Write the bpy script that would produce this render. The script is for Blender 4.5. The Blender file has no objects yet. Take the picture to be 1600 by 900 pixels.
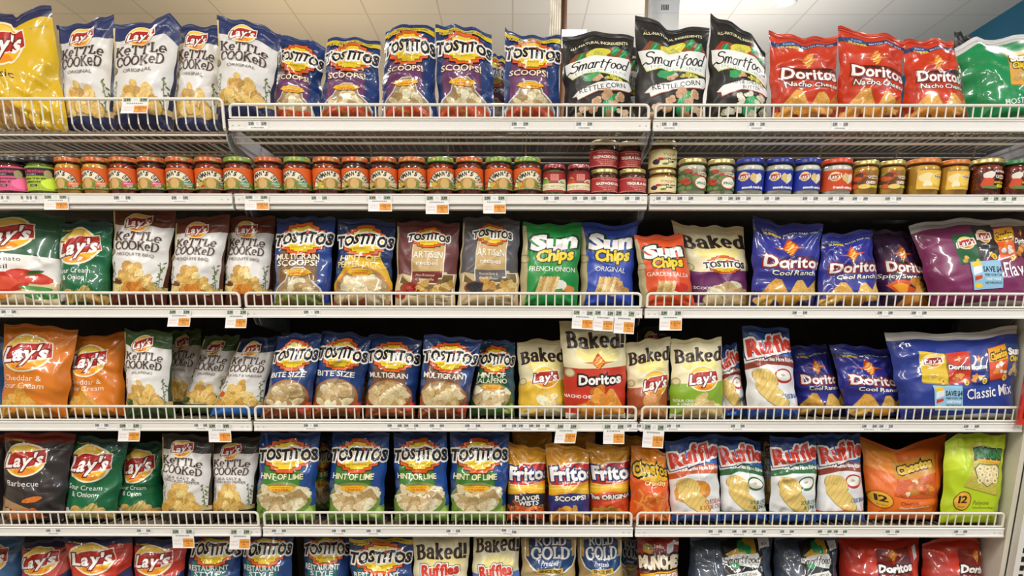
import bpy, math, random, zlib
import numpy as np
from mathutils import Matrix, Vector, geometry

SC = bpy.context.scene
COL = SC.collection
PI = math.pi

# ------------------------------------------------------------------ camera
F_PX, PPX, PPY = 1200.0, 800.0, 824.0          # focal length and principal point for a 1600x900 frame (shift lens)
PITCH, ROLL = math.atan(0.266), 0.0013
CAM = Vector((0.0, -2.44, 1.5))
_R = Matrix.Rotation(-PITCH, 3, 'X') @ Matrix.Rotation(PI / 2, 3, 'X') @ Matrix.Rotation(ROLL, 3, 'Z')
AX, AY, AZ = _R.col[0].copy(), _R.col[1].copy(), _R.col[2].copy()   # right, up, backwards


def ray(px, py):
    return AX * ((px - PPX) / F_PX) - AY * ((py - PPY) / F_PX) - AZ


def at_y(px, py, y):
    d = ray(px, py)
    return CAM + d * ((y - CAM.y) / d.y)


def at_z(px, py, z):
    d = ray(px, py)
    return CAM + d * ((z - CAM.z) / d.z)


def proj(p):
    v = Vector(p) - CAM
    k = -v.dot(AZ)
    return PPX + F_PX * v.dot(AX) / k, PPY - F_PX * v.dot(AY) / k


def x_at(px, y, z):
    """world X whose image column is px on the line Y=y, Z=z"""
    a, b = -6.0, 6.0
    for _ in range(50):
        m = (a + b) / 2
        if proj((m, y, z))[0] < px:
            a = m
        else:
            b = m
    return (a + b) / 2


def z_of(py, y=0.0, px=800):
    return at_y(px, py, y).z


cam_data = bpy.data.cameras.new('camera')
cam_data.sensor_fit = 'HORIZONTAL'
cam_data.sensor_width = 36.0
cam_data.lens = 36.0 * F_PX / 1600.0
cam_data.shift_x = 0.0
cam_data.shift_y = (PPY - 450.0) / 1600.0
cam_data.clip_start, cam_data.clip_end = 0.05, 60
cam = bpy.data.objects.new('camera', cam_data)
cam.matrix_world = Matrix.Translation(CAM) @ _R.to_4x4()
COL.objects.link(cam)
SC.camera = cam


# ------------------------------------------------------------------ materials
def lin(h):
    h = h.lstrip('#')
    c = [int(h[i:i + 2], 16) / 255.0 for i in (0, 2, 4)]
    return [x / 12.92 if x <= 0.04045 else ((x + 0.055) / 1.055) ** 2.4 for x in c]


MATS = {}
FIN = {'gloss': (0.36, 0.4, 0.8, 0.8, 0.08), 'satin': (0.42, 0.4, 0.6, 0.22, 0.2), 'paper': (0.55, 0.35, 0.0, 0, 0)}


def film(hexcol, fin='gloss'):
    """printed film / paper: colour, light crinkle, small printed-photo texture for food colours (leading ~)"""
    key = hexcol + fin
    if key in MATS:
        return MATS[key]
    m = bpy.data.materials.new('print_' + hexcol.strip('~#') + '_' + fin)
    m.use_nodes = True
    nt = m.node_tree
    b = nt.nodes['Principled BSDF']
    rough, spec, bump, coat, crough = FIN[fin]
    b.inputs['Coat Weight'].default_value = coat
    b.inputs['Coat Roughness'].default_value = crough
    b.inputs['Roughness'].default_value = rough
    b.inputs['Specular IOR Level'].default_value = spec
    c = lin(hexcol.strip('~'))
    uv = nt.nodes.new('ShaderNodeUVMap')
    uv.uv_map = 'UVMap'
    oi = nt.nodes.new('ShaderNodeObjectInfo')
    add = nt.nodes.new('ShaderNodeVectorMath')
    add.operation = 'MULTIPLY_ADD'
    add.inputs[1].default_value = (1.0, 1.5, 1.0)
    mul = nt.nodes.new('ShaderNodeVectorMath')
    mul.operation = 'SCALE'
    mul.inputs[0].default_value = (17.0, 31.0, 7.0)
    nt.links.new(oi.outputs['Random'], mul.inputs['Scale'])
    nt.links.new(uv.outputs['UV'], add.inputs[0])
    nt.links.new(mul.outputs[0], add.inputs[2])
    if hexcol.startswith('~'):
        n = nt.nodes.new('ShaderNodeTexNoise')
        n.inputs['Scale'].default_value = 34
        n.inputs['Detail'].default_value = 5
        n.inputs['Roughness'].default_value = 0.7
        r = nt.nodes.new('ShaderNodeValToRGB')
        r.color_ramp.elements[0].position = 0.3
        r.color_ramp.elements[1].position = 0.7
        r.color_ramp.elements[0].color = [x * 0.62 for x in c] + [1]
        r.color_ramp.elements[1].color = [min(1, x * 1.25) for x in c] + [1]
        nt.links.new(add.outputs[0], n.inputs['Vector'])
        nt.links.new(n.outputs['Fac'], r.inputs['Fac'])
        nt.links.new(r.outputs['Color'], b.inputs['Base Color'])
    else:
        b.inputs['Base Color'].default_value = c + [1]
    if bump:
        n2 = nt.nodes.new('ShaderNodeTexNoise')
        n2.noise_type = 'RIDGED_MULTIFRACTAL'
        n2.inputs['Scale'].default_value = 2.6
        n2.inputs['Detail'].default_value = 2.0
        n2.inputs['Roughness'].default_value = 0.45
        n2.inputs['Distortion'].default_value = 0.5
        bp = nt.nodes.new('ShaderNodeBump')
        bp.inputs['Strength'].default_value = bump
        bp.inputs['Distance'].default_value = 0.008
        nt.links.new(add.outputs[0], n2.inputs['Vector'])
        nt.links.new(n2.outputs['Fac'], bp.inputs['Height'])
        nt.links.new(bp.outputs['Normal'], b.inputs['Normal'])
        nt.links.new(bp.outputs['Normal'], b.inputs['Coat Normal'])
    MATS[key] = m
    return m


def plain(name, hexcol, rough=0.5, metallic=0.0, spec=0.5, noise=0.0, scale=8.0, emit=None):
    if name in MATS:
        return MATS[name]
    m = bpy.data.materials.new(name)
    m.use_nodes = True
    nt = m.node_tree
    b = nt.nodes['Principled BSDF']
    c = lin(hexcol)
    b.inputs['Base Color'].default_value = c + [1]
    b.inputs['Roughness'].default_value = rough
    b.inputs['Metallic'].default_value = metallic
    b.inputs['Specular IOR Level'].default_value = spec
    if noise:
        tc = nt.nodes.new('ShaderNodeTexCoord')
        n = nt.nodes.new('ShaderNodeTexNoise')
        n.inputs['Scale'].default_value = scale
        n.inputs['Detail'].default_value = 4
        r = nt.nodes.new('ShaderNodeValToRGB')
        r.color_ramp.elements[0].position = 0.35
        r.color_ramp.elements[1].position = 0.65
        r.color_ramp.elements[0].color = [x * (1 - noise) for x in c] + [1]
        r.color_ramp.elements[1].color = [min(1, x * (1 + noise)) for x in c] + [1]
        nt.links.new(tc.outputs['Object'], n.inputs['Vector'])
        nt.links.new(n.outputs['Fac'], r.inputs['Fac'])
        nt.links.new(r.outputs['Color'], b.inputs['Base Color'])
    if emit:
        b.inputs['Emission Color'].default_value = c + [1]
        b.inputs['Emission Strength'].default_value = emit
    MATS[name] = m
    return m


def chunky(name, h1, h2, h3, scale=18):
    """jar contents: chunks of three colours, wet"""
    if name in MATS:
        return MATS[name]
    m = bpy.data.materials.new(name)
    m.use_nodes = True
    nt = m.node_tree
    b = nt.nodes['Principled BSDF']
    b.inputs['Roughness'].default_value = 0.22
    tc = nt.nodes.new('ShaderNodeTexCoord')
    oi = nt.nodes.new('ShaderNodeObjectInfo')
    ad = nt.nodes.new('ShaderNodeVectorMath')
    ad.operation = 'ADD'
    vo = nt.nodes.new('ShaderNodeTexVoronoi')
    vo.inputs['Scale'].default_value = scale * 6
    r = nt.nodes.new('ShaderNodeValToRGB')
    r.color_ramp.interpolation = 'LINEAR'
    e = r.color_ramp.elements
    e[0].position, e[0].color = 0.25, lin(h1) + [1]
    e[1].position, e[1].color = 0.75, lin(h2) + [1]
    k = e.new(0.93)
    k.color = lin(h3) + [1]
    sp = nt.nodes.new('ShaderNodeSeparateColor')
    nt.links.new(tc.outputs['Object'], ad.inputs[0])
    nt.links.new(oi.outputs['Random'], ad.inputs[1])
    nt.links.new(ad.outputs[0], vo.inputs['Vector'])
    nt.links.new(vo.outputs['Color'], sp.inputs[0])
    nt.links.new(sp.outputs[0], r.inputs['Fac'])
    nt.links.new(r.outputs['Color'], b.inputs['Base Color'])
    MATS[name] = m
    return m


def glass_mat():
    if 'glass' in MATS:
        return MATS['glass']
    m = bpy.data.materials.new('clear_glass')
    m.use_nodes = True
    nt = m.node_tree
    nt.nodes.clear()
    out = nt.nodes.new('ShaderNodeOutputMaterial')
    mix = nt.nodes.new('ShaderNodeMixShader')
    fr = nt.nodes.new('ShaderNodeFresnel')
    fr.inputs['IOR'].default_value = 1.6
    tr = nt.nodes.new('ShaderNodeBsdfTransparent')
    tr.inputs['Color'].default_value = (0.96, 0.97, 0.95, 1)
    gl = nt.nodes.new('ShaderNodeBsdfGlossy')
    gl.inputs['Roughness'].default_value = 0.06
    nt.links.new(fr.outputs[0], mix.inputs[0])
    nt.links.new(tr.outputs[0], mix.inputs[1])
    nt.links.new(gl.outputs[0], mix.inputs[2])
    nt.links.new(mix.outputs[0], out.inputs[0])
    MATS['glass'] = m
    return m


# ------------------------------------------------------------------ object helpers
def link(name, mesh, parent=None, loc=None):
    o = bpy.data.objects.new(name, mesh)
    COL.objects.link(o)
    if parent:
        o.parent = parent
    if loc:
        o.location = loc
    return o


def empty(name, label=None, cat=None, group=None, loc=(0, 0, 0)):
    o = bpy.data.objects.new(name, None)
    o.empty_display_size = 0.05
    o.location = loc
    COL.objects.link(o)
    tag(o, label, cat, group)
    return o


def tag(o, label=None, cat=None, group=None, kind=None):
    for k, v in (('label', label), ('category', cat), ('group', group), ('kind', kind)):
        if v:
            o[k] = v
    return o


class MB:
    """collects shapes into one mesh"""
    def __init__(self):
        self.v, self.f, self.m = [], [], []

    def add(self, vs, fs, mi=0):
        b = len(self.v)
        self.v += [tuple(p) for p in vs]
        self.f += [tuple(i + b for i in f) for f in fs]
        self.m += [mi] * len(fs)

    def box(self, x0, x1, y0, y1, z0, z1, mi=0):
        self.add([(x0, y0, z0), (x1, y0, z0), (x1, y1, z0), (x0, y1, z0), (x0, y0, z1), (x1, y0, z1), (x1, y1, z1), (x0, y1, z1)],
                 [(0, 3, 2, 1), (4, 5, 6, 7), (0, 1, 5, 4), (1, 2, 6, 5), (2, 3, 7, 6), (3, 0, 4, 7)], mi)

    def tube(self, path, r, n=6, mi=0):
        path = [Vector(p) for p in path]
        rings = []
        up = None
        for i, p in enumerate(path):
            t = (path[min(i + 1, len(path) - 1)] - path[max(i - 1, 0)]).normalized()
            if up is None:
                up = t.orthogonal().normalized()
            up = (up - t * up.dot(t)).normalized()
            s = t.cross(up)
            rings.append([p + (up * math.cos(2 * PI * k / n) + s * math.sin(2 * PI * k / n)) * r for k in range(n)])
        vs = [q for rg in rings for q in rg]
        fs = []
        for i in range(len(path) - 1):
            for k in range(n):
                a, b2 = i * n + k, i * n + (k + 1) % n
                fs.append((a, b2, b2 + n, a + n))
        fs.append(tuple(range(n))[::-1])
        fs.append(tuple((len(path) - 1) * n + k for k in range(n)))
        self.add(vs, fs, mi)

    def extrude_x(self, prof, x0, x1, mi=0):
        """closed (y,z) outline pushed along X"""
        n = len(prof)
        vs = [(x0, y, z) for y, z in prof] + [(x1, y, z) for y, z in prof]
        fs = [(i, (i + 1) % n, (i + 1) % n + n, i + n) for i in range(n)]
        fs += [tuple(range(n))[::-1], tuple(range(n, 2 * n))]
        self.add(vs, fs, mi)

    def lathe(self, prof, n=32, c=(0, 0), mi=0, cap=True):
        vs = []
        for r, z in prof:
            for k in range(n):
                a = 2 * PI * k / n
                vs.append((c[0] + r * math.cos(a), c[1] + r * math.sin(a), z))
        fs = []
        for i in range(len(prof) - 1):
            for k in range(n):
                a, b2 = i * n + k, i * n + (k + 1) % n
                fs.append((a, b2, b2 + n, a + n))
        if cap:
            fs.append(tuple(range(n))[::-1])
            fs.append(tuple((len(prof) - 1) * n + k for k in range(n)))
        self.add(vs, fs, mi)

    def mesh(self, name, mats, smooth=False):
        me = bpy.data.meshes.new(name)
        me.from_pydata(self.v, [], self.f)
        for m in (mats if isinstance(mats, (list, tuple)) else [mats]):
            me.materials.append(m)
        me.polygons.foreach_set('material_index', self.m)
        if smooth:
            me.polygons.foreach_set('use_smooth', [True] * len(self.f))
        me.update()
        return me

    def build(self, name, mats, parent=None, smooth=False, loc=None):
        return link(name, self.mesh(name, mats, smooth), parent, loc)


# ------------------------------------------------------------------ lettering
_TMP = {}


def glyph(ch, off):
    key = (ch, round(off, 3))
    if key in _TMP:
        return _TMP[key]
    c = bpy.data.curves.new('lettering', 'FONT')
    c.body = ch
    c.offset = off
    c.resolution_u = 2
    o = bpy.data.objects.new('lettering', c)
    COL.objects.link(o)
    dg = bpy.context.evaluated_depsgraph_get()
    ev = o.evaluated_get(dg)
    me = ev.to_mesh()
    me.calc_loop_triangles()
    v = np.array([p.co[:2] for p in me.vertices], float).reshape(-1, 2)
    t = np.array([tuple(q.vertices) for q in me.loop_triangles], int).reshape(-1, 3)
    ev.to_mesh_clear()
    bpy.data.objects.remove(o)
    bpy.data.curves.remove(c)
    r = (v[t] / 0.69) if len(t) else np.zeros((0, 3, 2))      # cap height becomes 1
    _TMP[key] = r
    return r


def arc(cx, cy, rx, ry, a0, a1, n=12):
    return [(cx + rx * math.cos(math.radians(a0 + (a1 - a0) * i / n)), cy + ry * math.sin(math.radians(a0 + (a1 - a0) * i / n))) for i in range(n + 1)]


SERIF = {
    'K': [[(.17, 0), (.17, 1)], [(.72, .97), (.2, .42)], [(.36, .58), (.8, .0)], [(.02, .02), (.32, .02)], [(.02, .98), (.32, .98)], [(.58, .98), (.84, .98)], [(.62, .02), (.92, .02)]],
    'T': [[(.38, 0), (.38, .97)], [(.02, .97), (.74, .97)], [(.05, .97), (.03, .76)], [(.71, .97), (.73, .76)], [(.22, .02), (.54, .02)]],
    'L': [[(.17, 1), (.17, .03)], [(.02, .98), (.32, .98)], [(.02, .03), (.6, .03)], [(.58, .03), (.62, .26)]],
    'C': [arc(.46, .5, .4, .5, 45, 320, 18), [(.74, .86), (.76, .66)]],
    'O': [arc(.45, .5, .4, .5, 0, 360, 22)],
    'D': [[(.17, 0), (.17, 1)], [(.02, .98), (.4, .98)] + arc(.38, .5, .38, .48, 90, -90, 12) + [(.02, .02)]],
    'E': [[(.17, 0), (.17, 1)], [(.02, .98), (.6, .98)], [(.6, .98), (.62, .78)], [(.17, .52), (.5, .52)], [(.02, .02), (.62, .02)], [(.6, .02), (.64, .24)]],
    'B': [[(.19, 0), (.19, 1)], [(.02, .98), (.36, .98)] + arc(.36, .76, .26, .22, 90, -90, 8) + [(.19, .54)], [(.36, .54)] + arc(.38, .28, .32, .26, 90, -90, 8) + [(.02, .02)]],
    'G': [arc(.46, .5, .4, .5, 45, 330, 18), [(.78, .42), (.78, .1)], [(.6, .42), (.92, .42)], [(.74, .86), (.76, .66)]],
    'R': [[(.17, 0), (.17, 1)], [(.02, .98), (.4, .98)] + arc(.38, .74, .26, .24, 90, -90, 8) + [(.17, .5)], [(.36, .5), (.78, 0)], [(.02, .02), (.32, .02)]],
    'e': [[(.1, .36), (.56, .36)] + arc(.33, .36, .25, .33, 0, 310, 18)],
    'o': [arc(.34, .34, .28, .34, 0, 360, 18)],
    'a': [arc(.3, .46, .22, .22, 165, 0, 8) + [(.52, .0)], [(.52, .38)] + arc(.3, .2, .22, .18, 60, 310, 12) + [(.5, .16)], [(.5, .02), (.66, .02)]],
    'k': [[(.16, 0), (.16, 1)], [(.52, .64), (.18, .3)], [(.28, .38), (.6, 0)], [(.02, .98), (.16, .98)], [(.03, .02), (.3, .02)], [(.44, .02), (.7, .02)], [(.4, .65), (.64, .65)]],
    'd': [[(.54, 0), (.54, 1)], [(.54, .5)] + arc(.31, .33, .24, .33, 40, 320, 14) + [(.54, .14)], [(.4, .98), (.54, .98)], [(.54, .02), (.7, .02)]],
    '!': [[(.2, 1), (.16, .3)], [(.15, .12), (.15, .0)]],
}
SCRIPT = {
    'S': [arc(.42, .78, .36, .22, 30, 265, 12) + arc(.4, .28, .34, .3, 85, -150, 14) + [(-.2, -.1)]],
    'm': [[(.08, .55), (.06, 0)], [(.06, .1)] + arc(.24, .36, .14, .2, 160, 0, 6) + [(.37, 0)], [(.38, .12)] + arc(.54, .36, .14, .2, 160, 0, 6) + [(.68, .05), (.78, .08)]],
    'a': [arc(.28, .26, .22, .27, 40, 330, 12), [(.52, .55), (.48, .06), (.6, .02)]],
    'r': [[(.1, .55), (.08, 0)], [(.08, .2)] + arc(.3, .32, .2, .24, 150, 50, 6)],
    't': [[(.22, .9), (.14, .05), (.3, .0)], [(-.02, .62), (.46, .68)]],
    'f': [[(.5, .92), (.36, .98), (.26, .8), (.12, -.25)], [(.02, .55), (.5, .64)]],
    'o': [arc(.28, .28, .22, .28, 90, 450, 14)],
    'd': [arc(.26, .26, .22, .26, 40, 330, 12), [(.56, 1.05), (.46, .04), (.56, .0)]],
}


def ribbon(pts, hw):
    p = np.array(pts, float)
    d = np.gradient(p, axis=0) if len(p) > 2 else np.repeat((p[1] - p[0])[None], 2, 0)
    L = np.maximum(np.hypot(d[:, 0], d[:, 1]), 1e-9)
    w = hw(d / L[:, None])[:, None]
    n = np.stack([-d[:, 1], d[:, 0]], 1) / L[:, None] * w
    e = np.zeros_like(p)
    e[0], e[-1] = -d[0] / L[0], d[-1] / L[-1]
    q = p + e * w * 0.4
    a, b = q + n, q - n
    t = []
    for i in range(len(p) - 1):
        t += [[b[i], b[i + 1], a[i + 1]], [b[i], a[i + 1], a[i]]]
    return np.array(t)


def stroke_glyph(table, ch, extra, thick, thin):
    out = [ribbon(s, lambda d: thin + (thick - thin) * np.abs(d[:, 1]) + extra) for s in table[ch]]
    return np.concatenate(out)


def text_tris(s, font, off):
    """list of glyph triangle arrays laid out on a line (cap height 1), and total width"""
    x, res = 0.0, []
    gap = 0.13
    for ch in s:
        if ch == ' ':
            x += 0.34
            continue
        if font == 'b' or ch not in (SCRIPT if font == 'r' else SERIF):
            base = glyph(ch, 0.0)
            g = glyph(ch, off)
        elif font == 's':
            base = stroke_glyph(SERIF, ch, 0, .075, .03)
            g = stroke_glyph(SERIF, ch, off, .075, .03)
        elif font == 'S':
            base = stroke_glyph(SERIF, ch, 0, .12, .05)
            g = stroke_glyph(SERIF, ch, off, .12, .05)
        else:
            base = stroke_glyph(SCRIPT, ch, 0, .075, .05)
            g = stroke_glyph(SCRIPT, ch, off, .075, .05)
        if not len(base):
            continue
        x0, x1 = base[..., 0].min(), base[..., 0].max()
        res.append((g - [x0 - x, 0], x + (x1 - x0) / 2))
        x += x1 - x0 + (gap if font == 'b' else 0.05 if font in 'sS' else 0.0)
    return res, max(x - gap, 1e-3)


# ------------------------------------------------------------------ printed designs, cut to follow a surface grid
def cut_field(T, pid, f, eps=1e-5):
    for _ in range(14):
        val = f(T)
        lo = np.ceil(val.min(1) + eps)
        hi = np.floor(val.max(1) - eps)
        need = hi >= lo
        if not need.any():
            break
        c = np.floor((lo + hi) / 2)[need]
        t, v, p = T[need], val[need], pid[need]
        pos = (v - c[:, None]) >= -1e-9
        cnt = pos.sum(1)
        lone = np.where(cnt == 1, pos.argmax(1), (~pos).argmax(1))
        ix = (lone[:, None] + np.arange(3)) % 3
        r = np.arange(len(t))[:, None]
        t, v = t[r, ix], v[r, ix]

        def mid(a, b):
            k = (c - v[:, a]) / np.where(np.abs(v[:, b] - v[:, a]) < 1e-12, 1e-12, v[:, b] - v[:, a])
            return t[:, a] + np.clip(k, 0, 1)[:, None] * (t[:, b] - t[:, a])
        m1, m2 = mid(0, 1), mid(0, 2)
        new = np.concatenate([np.stack([t[:, 0], m1, m2], 1), np.stack([m1, t[:, 1], t[:, 2]], 1), np.stack([m1, t[:, 2], m2], 1)])
        np_ = np.concatenate([p, p, p])
        e1, e2 = new[:, 1] - new[:, 0], new[:, 2] - new[:, 0]
        ok = np.abs(e1[:, 0] * e2[:, 1] - e1[:, 1] * e2[:, 0]) > 1e-7
        T = np.concatenate([T[~need], new[ok]])
        pid = np.concatenate([pid[~need], np_[ok]])
    return T, pid


STEP = 0.00002


class Design:
    def __init__(self, base, back=None, seal=None, finish='gloss', aspect=0.62, thick=0.085, seed=0):
        self.base, self.back, self.seal = base, back or base, seal or base
        self.finish, self.aspect, self.thick = finish, aspect, thick
        self.prims = []          # (tris Nx3x2, hex, part, lift)
        self.part = 'body'
        self._cut = {}
        self.rng = random.Random(seed)
        self.lift = 0.0

    def raw(self, hexcol, tris, solid=False):
        if len(tris):
            self.prims.append((np.asarray(tris, float), hexcol, self.part, self.lift, solid))
        return self

    def poly(self, hexcol, pts):
        tr = geometry.tessellate_polygon([[Vector((x, y, 0)) for x, y in pts]])
        p = np.array(pts, float)
        return self.raw(hexcol, np.array([[p[i] for i in t] for t in tr]), True)

    def rect(self, hexcol, x0, x1, y0, y1):
        return self.poly(hexcol, [(x0, y0), (x1, y0), (x1, y1), (x0, y1)])

    def ell(self, hexcol, cx, cy, rx, ry, rot=0, n=26, a0=0, a1=360):
        c, s = math.cos(math.radians(rot)), math.sin(math.radians(rot))
        A = self.aspect
        pts = []
        for x, y in arc(0, 0, rx * A, ry, a0, a1, n)[:-1 if a1 - a0 == 360 else None]:
            pts.append((cx + (x * c - y * s) / A, cy + x * s + y * c))
        return self.poly(hexcol, pts)

    def line(self, hexcol, pts, w):
        A = self.aspect
        q = [(x * A, y) for x, y in pts]
        t = ribbon(q, lambda d: np.full(len(d), w / 2))
        return self.raw(hexcol, t / [A, 1])

    def text(self, hexcol, s, cx, cy, w, h, font='b', off=0.0, arch=0, shear=0, rot=0, out=(), wave=0, grow=0, jit=0, dx=0, dy=0):
        """lettering: box centre, total width w, capital height h; out = [(colour, extra weight)] drawn beneath"""
        A = self.aspect
        rj = random.Random(zlib.crc32(s.encode()))
        jits = [rj.uniform(-1, 1) * jit for _ in s]
        c, sn = math.cos(math.radians(rot)), math.sin(math.radians(rot))
        for col, o in list(out) + [(hexcol, 0.0)]:
            gl, W = text_tris(s, font, off + o)
            sx, sy = w * A / W, h
            acc = []
            for k, (g, xc) in enumerate(gl):
                t01 = xc / W
                x = g[..., 0] * sx - w * A / 2
                y = (g[..., 1] - 0.5) * sy * (1 + grow * (t01 - 0.5)) * (1 + abs(jits[k]) * 1.6) + jits[k] * h
                y = y + arch * (1 - (2 * (g[..., 0] / W) - 1) ** 2) * h + wave * h * math.sin(t01 * 2 * PI)
                x = x + shear * y
                X = x * c - y * sn
                Y = x * sn + y * c
                acc.append(np.stack([cx + dx + X / A, cy + dy + Y], -1))
            if acc:
                self.raw(col, np.concatenate(acc))
        return self

    def blob(self, hexcol, cx, cy, rx, ry, rot=0, n=9, jit=0.18):
        c, s = math.cos(math.radians(rot)), math.sin(math.radians(rot))
        A = self.aspect
        pts = []
        for k in range(n):
            a = 2 * PI * k / n
            q = 1 + self.rng.uniform(-jit, jit)
            x, y = rx * A * q * math.cos(a), ry * q * math.sin(a)
            pts.append((cx + (x * c - y * s) / A, cy + x * s + y * c))
        return self.poly(hexcol, pts)

    def tri(self, hexcol, cx, cy, r, rot):
        A = self.aspect
        pts = []
        for k in range(3):
            for d in (-11, 11):
                a = math.radians(rot + 120 * k + d)
                pts.append((cx + r * math.cos(a) / A, cy + r * math.sin(a)))
        return self.poly(hexcol, pts)

    def heap(self, cols, cx, y0, w, h, n, size, kind='round', flat=False):
        """a heap of chips, back ones first"""
        spots = []
        for _ in range(n):
            x = self.rng.uniform(-1, 1)
            top = h if flat else h * (1 - abs(x) ** 1.7)
            spots.append((x, self.rng.random() ** 0.8 * top))
        spots.sort(key=lambda q: -q[1])
        if kind in ('round', 'tri') and not flat and n > 5:
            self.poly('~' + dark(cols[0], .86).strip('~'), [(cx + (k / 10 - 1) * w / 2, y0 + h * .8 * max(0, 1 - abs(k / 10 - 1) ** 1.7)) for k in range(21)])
        for x, y in spots:
            col = self.rng.choice(cols)
            r = size * self.rng.uniform(0.75, 1.2)
            X, Y = cx + x * w / 2, y0 + y
            rot = self.rng.uniform(0, 360)
            if kind == 'tri':
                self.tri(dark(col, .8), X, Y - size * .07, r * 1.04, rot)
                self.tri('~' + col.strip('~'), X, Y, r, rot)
            elif kind == 'puff':
                for _k in range(3):
                    self.blob('~' + col.strip('~'), X + self.rng.uniform(-.6, .6) * r / self.aspect, Y + self.rng.uniform(-.6, .6) * r, r * .7 / self.aspect, r * .7, 0, 8, .2)
            elif kind == 'stick':
                a = math.radians(rot)
                L = r * 1.8
                self.line(col, [(X - L * math.cos(a) / self.aspect, Y - L * math.sin(a)), (X, Y + r * .15), (X + L * math.cos(a) / self.aspect, Y + L * math.sin(a))], r * .55)
            else:
                ry = r * self.rng.uniform(0.5, 0.95)
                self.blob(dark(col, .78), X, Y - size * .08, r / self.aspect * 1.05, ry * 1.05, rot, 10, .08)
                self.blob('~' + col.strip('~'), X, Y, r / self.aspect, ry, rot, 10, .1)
        return self

    def cut(self, nu, nv):
        key = (nu, nv)
        if key in self._cut:
            return self._cut[key]
        T = np.concatenate([p[0] for p in self.prims])
        pid = np.concatenate([np.full(len(p[0]), i) for i, p in enumerate(self.prims)])
        e1, e2 = T[:, 1] - T[:, 0], T[:, 2] - T[:, 0]
        ar = e1[:, 0] * e2[:, 1] - e1[:, 1] * e2[:, 0]
        T[ar < 0] = T[ar < 0][:, [0, 2, 1]]
        keep = np.abs(ar) > 1e-9
        T, pid = T[keep] * [nu, nv], pid[keep]
        T, pid = cut_field(T, pid, lambda t: t[..., 0])
        T, pid = cut_field(T, pid, lambda t: t[..., 1])
        T, pid = cut_field(T, pid, lambda t: t[..., 0] - t[..., 1])
        c = T.mean(1)
        ok = (c[:, 0] > 0) & (c[:, 0] < nu) & (c[:, 1] > 0) & (c[:, 1] < nv)
        T, pid = T[ok], pid[ok]

        # facets wholly covered by one shape become one triangle; whatever lies beneath them is dropped
        def locate(T):
            c = T.mean(1)
            cell = np.floor(c).astype(int)
            low = ((c[:, 0] - cell[:, 0]) >= (c[:, 1] - cell[:, 1])).astype(int)
            return c, cell, low, (cell[:, 1] * nu + cell[:, 0]) * 2 + low
        c, cell, low, ck = locate(T)
        e1, e2 = T[:, 1] - T[:, 0], T[:, 2] - T[:, 0]
        ar = np.abs(e1[:, 0] * e2[:, 1] - e1[:, 1] * e2[:, 0]) / 2
        NC = nu * nv * 2
        solid = np.array([p[4] for p in self.prims])
        uk, inv = np.unique(pid * NC + ck, return_inverse=True)
        inv = inv.reshape(-1)
        full = (np.bincount(inv, ar) > 0.4999) & solid[uk // NC]
        fp, fc = uk[full] // NC, uk[full] % NC
        fi, fj, fl = (fc // 2) % nu, (fc // 2) // nu, fc % 2
        z = np.stack([fi, fj], 1).astype(float)
        tl = np.stack([z, z + [1, 0], z + [1, 1]], 1)
        th = np.stack([z, z + [1, 1], z + [0, 1]], 1)
        keep = ~full[inv]
        T = np.concatenate([T[keep], np.where(fl[:, None, None] == 1, tl, th)])
        pid = np.concatenate([pid[keep], fp])
        height = np.array([i * STEP + p[3] for i, p in enumerate(self.prims)])
        cover = np.full(NC, -1.0)
        np.maximum.at(cover, fc, height[fp])
        c, cell, low, ck = locate(T)
        keep = height[pid] >= cover[ck] - 1e-9
        T, pid = T[keep], pid[keep]
        c, cell, low, ck = locate(T)
        res = {}
        for part in dict.fromkeys(p[2] for p in self.prims):
            sel = np.isin(pid, [i for i, p in enumerate(self.prims) if p[2] == part])
            t, q, ce, cc = T[sel], pid[sel], cell[sel], c[sel]
            low = ((cc[:, 0] - ce[:, 0]) >= (cc[:, 1] - ce[:, 1])).astype(int)
            n = len(t)
            flat = t.reshape(-1, 2)
            kk = np.concatenate([np.repeat(q, 3)[:, None], np.round(flat * 2e4).astype(int)], 1)
            _, first, inv = np.unique(kk, axis=0, return_index=True, return_inverse=True)
            inv = inv.reshape(-1)
            tri = inv.reshape(n, 3)
            ok = (tri[:, 0] != tri[:, 1]) & (tri[:, 1] != tri[:, 2]) & (tri[:, 0] != tri[:, 2])
            res[part] = dict(st=flat[first], cell=np.repeat(ce, 3, 0)[first], low=np.repeat(low, 3)[first], pid=np.repeat(q, 3)[first], tri=tri[ok], tpid=q[ok])
        self._cut[key] = res
        return res


def dark(h, k):
    t = '~' if h.startswith('~') else ''
    h = h.strip('~#')
    return t + '#' + ''.join('%02x' % max(0, min(255, int(int(h[i:i + 2], 16) * k))) for i in (0, 2, 4))


def grid_normals(P):
    du = np.gradient(P, axis=1)
    dv = np.gradient(P, axis=0)
    n = np.cross(du, dv)
    return n / np.maximum(np.linalg.norm(n, axis=2, keepdims=True), 1e-12)




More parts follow.
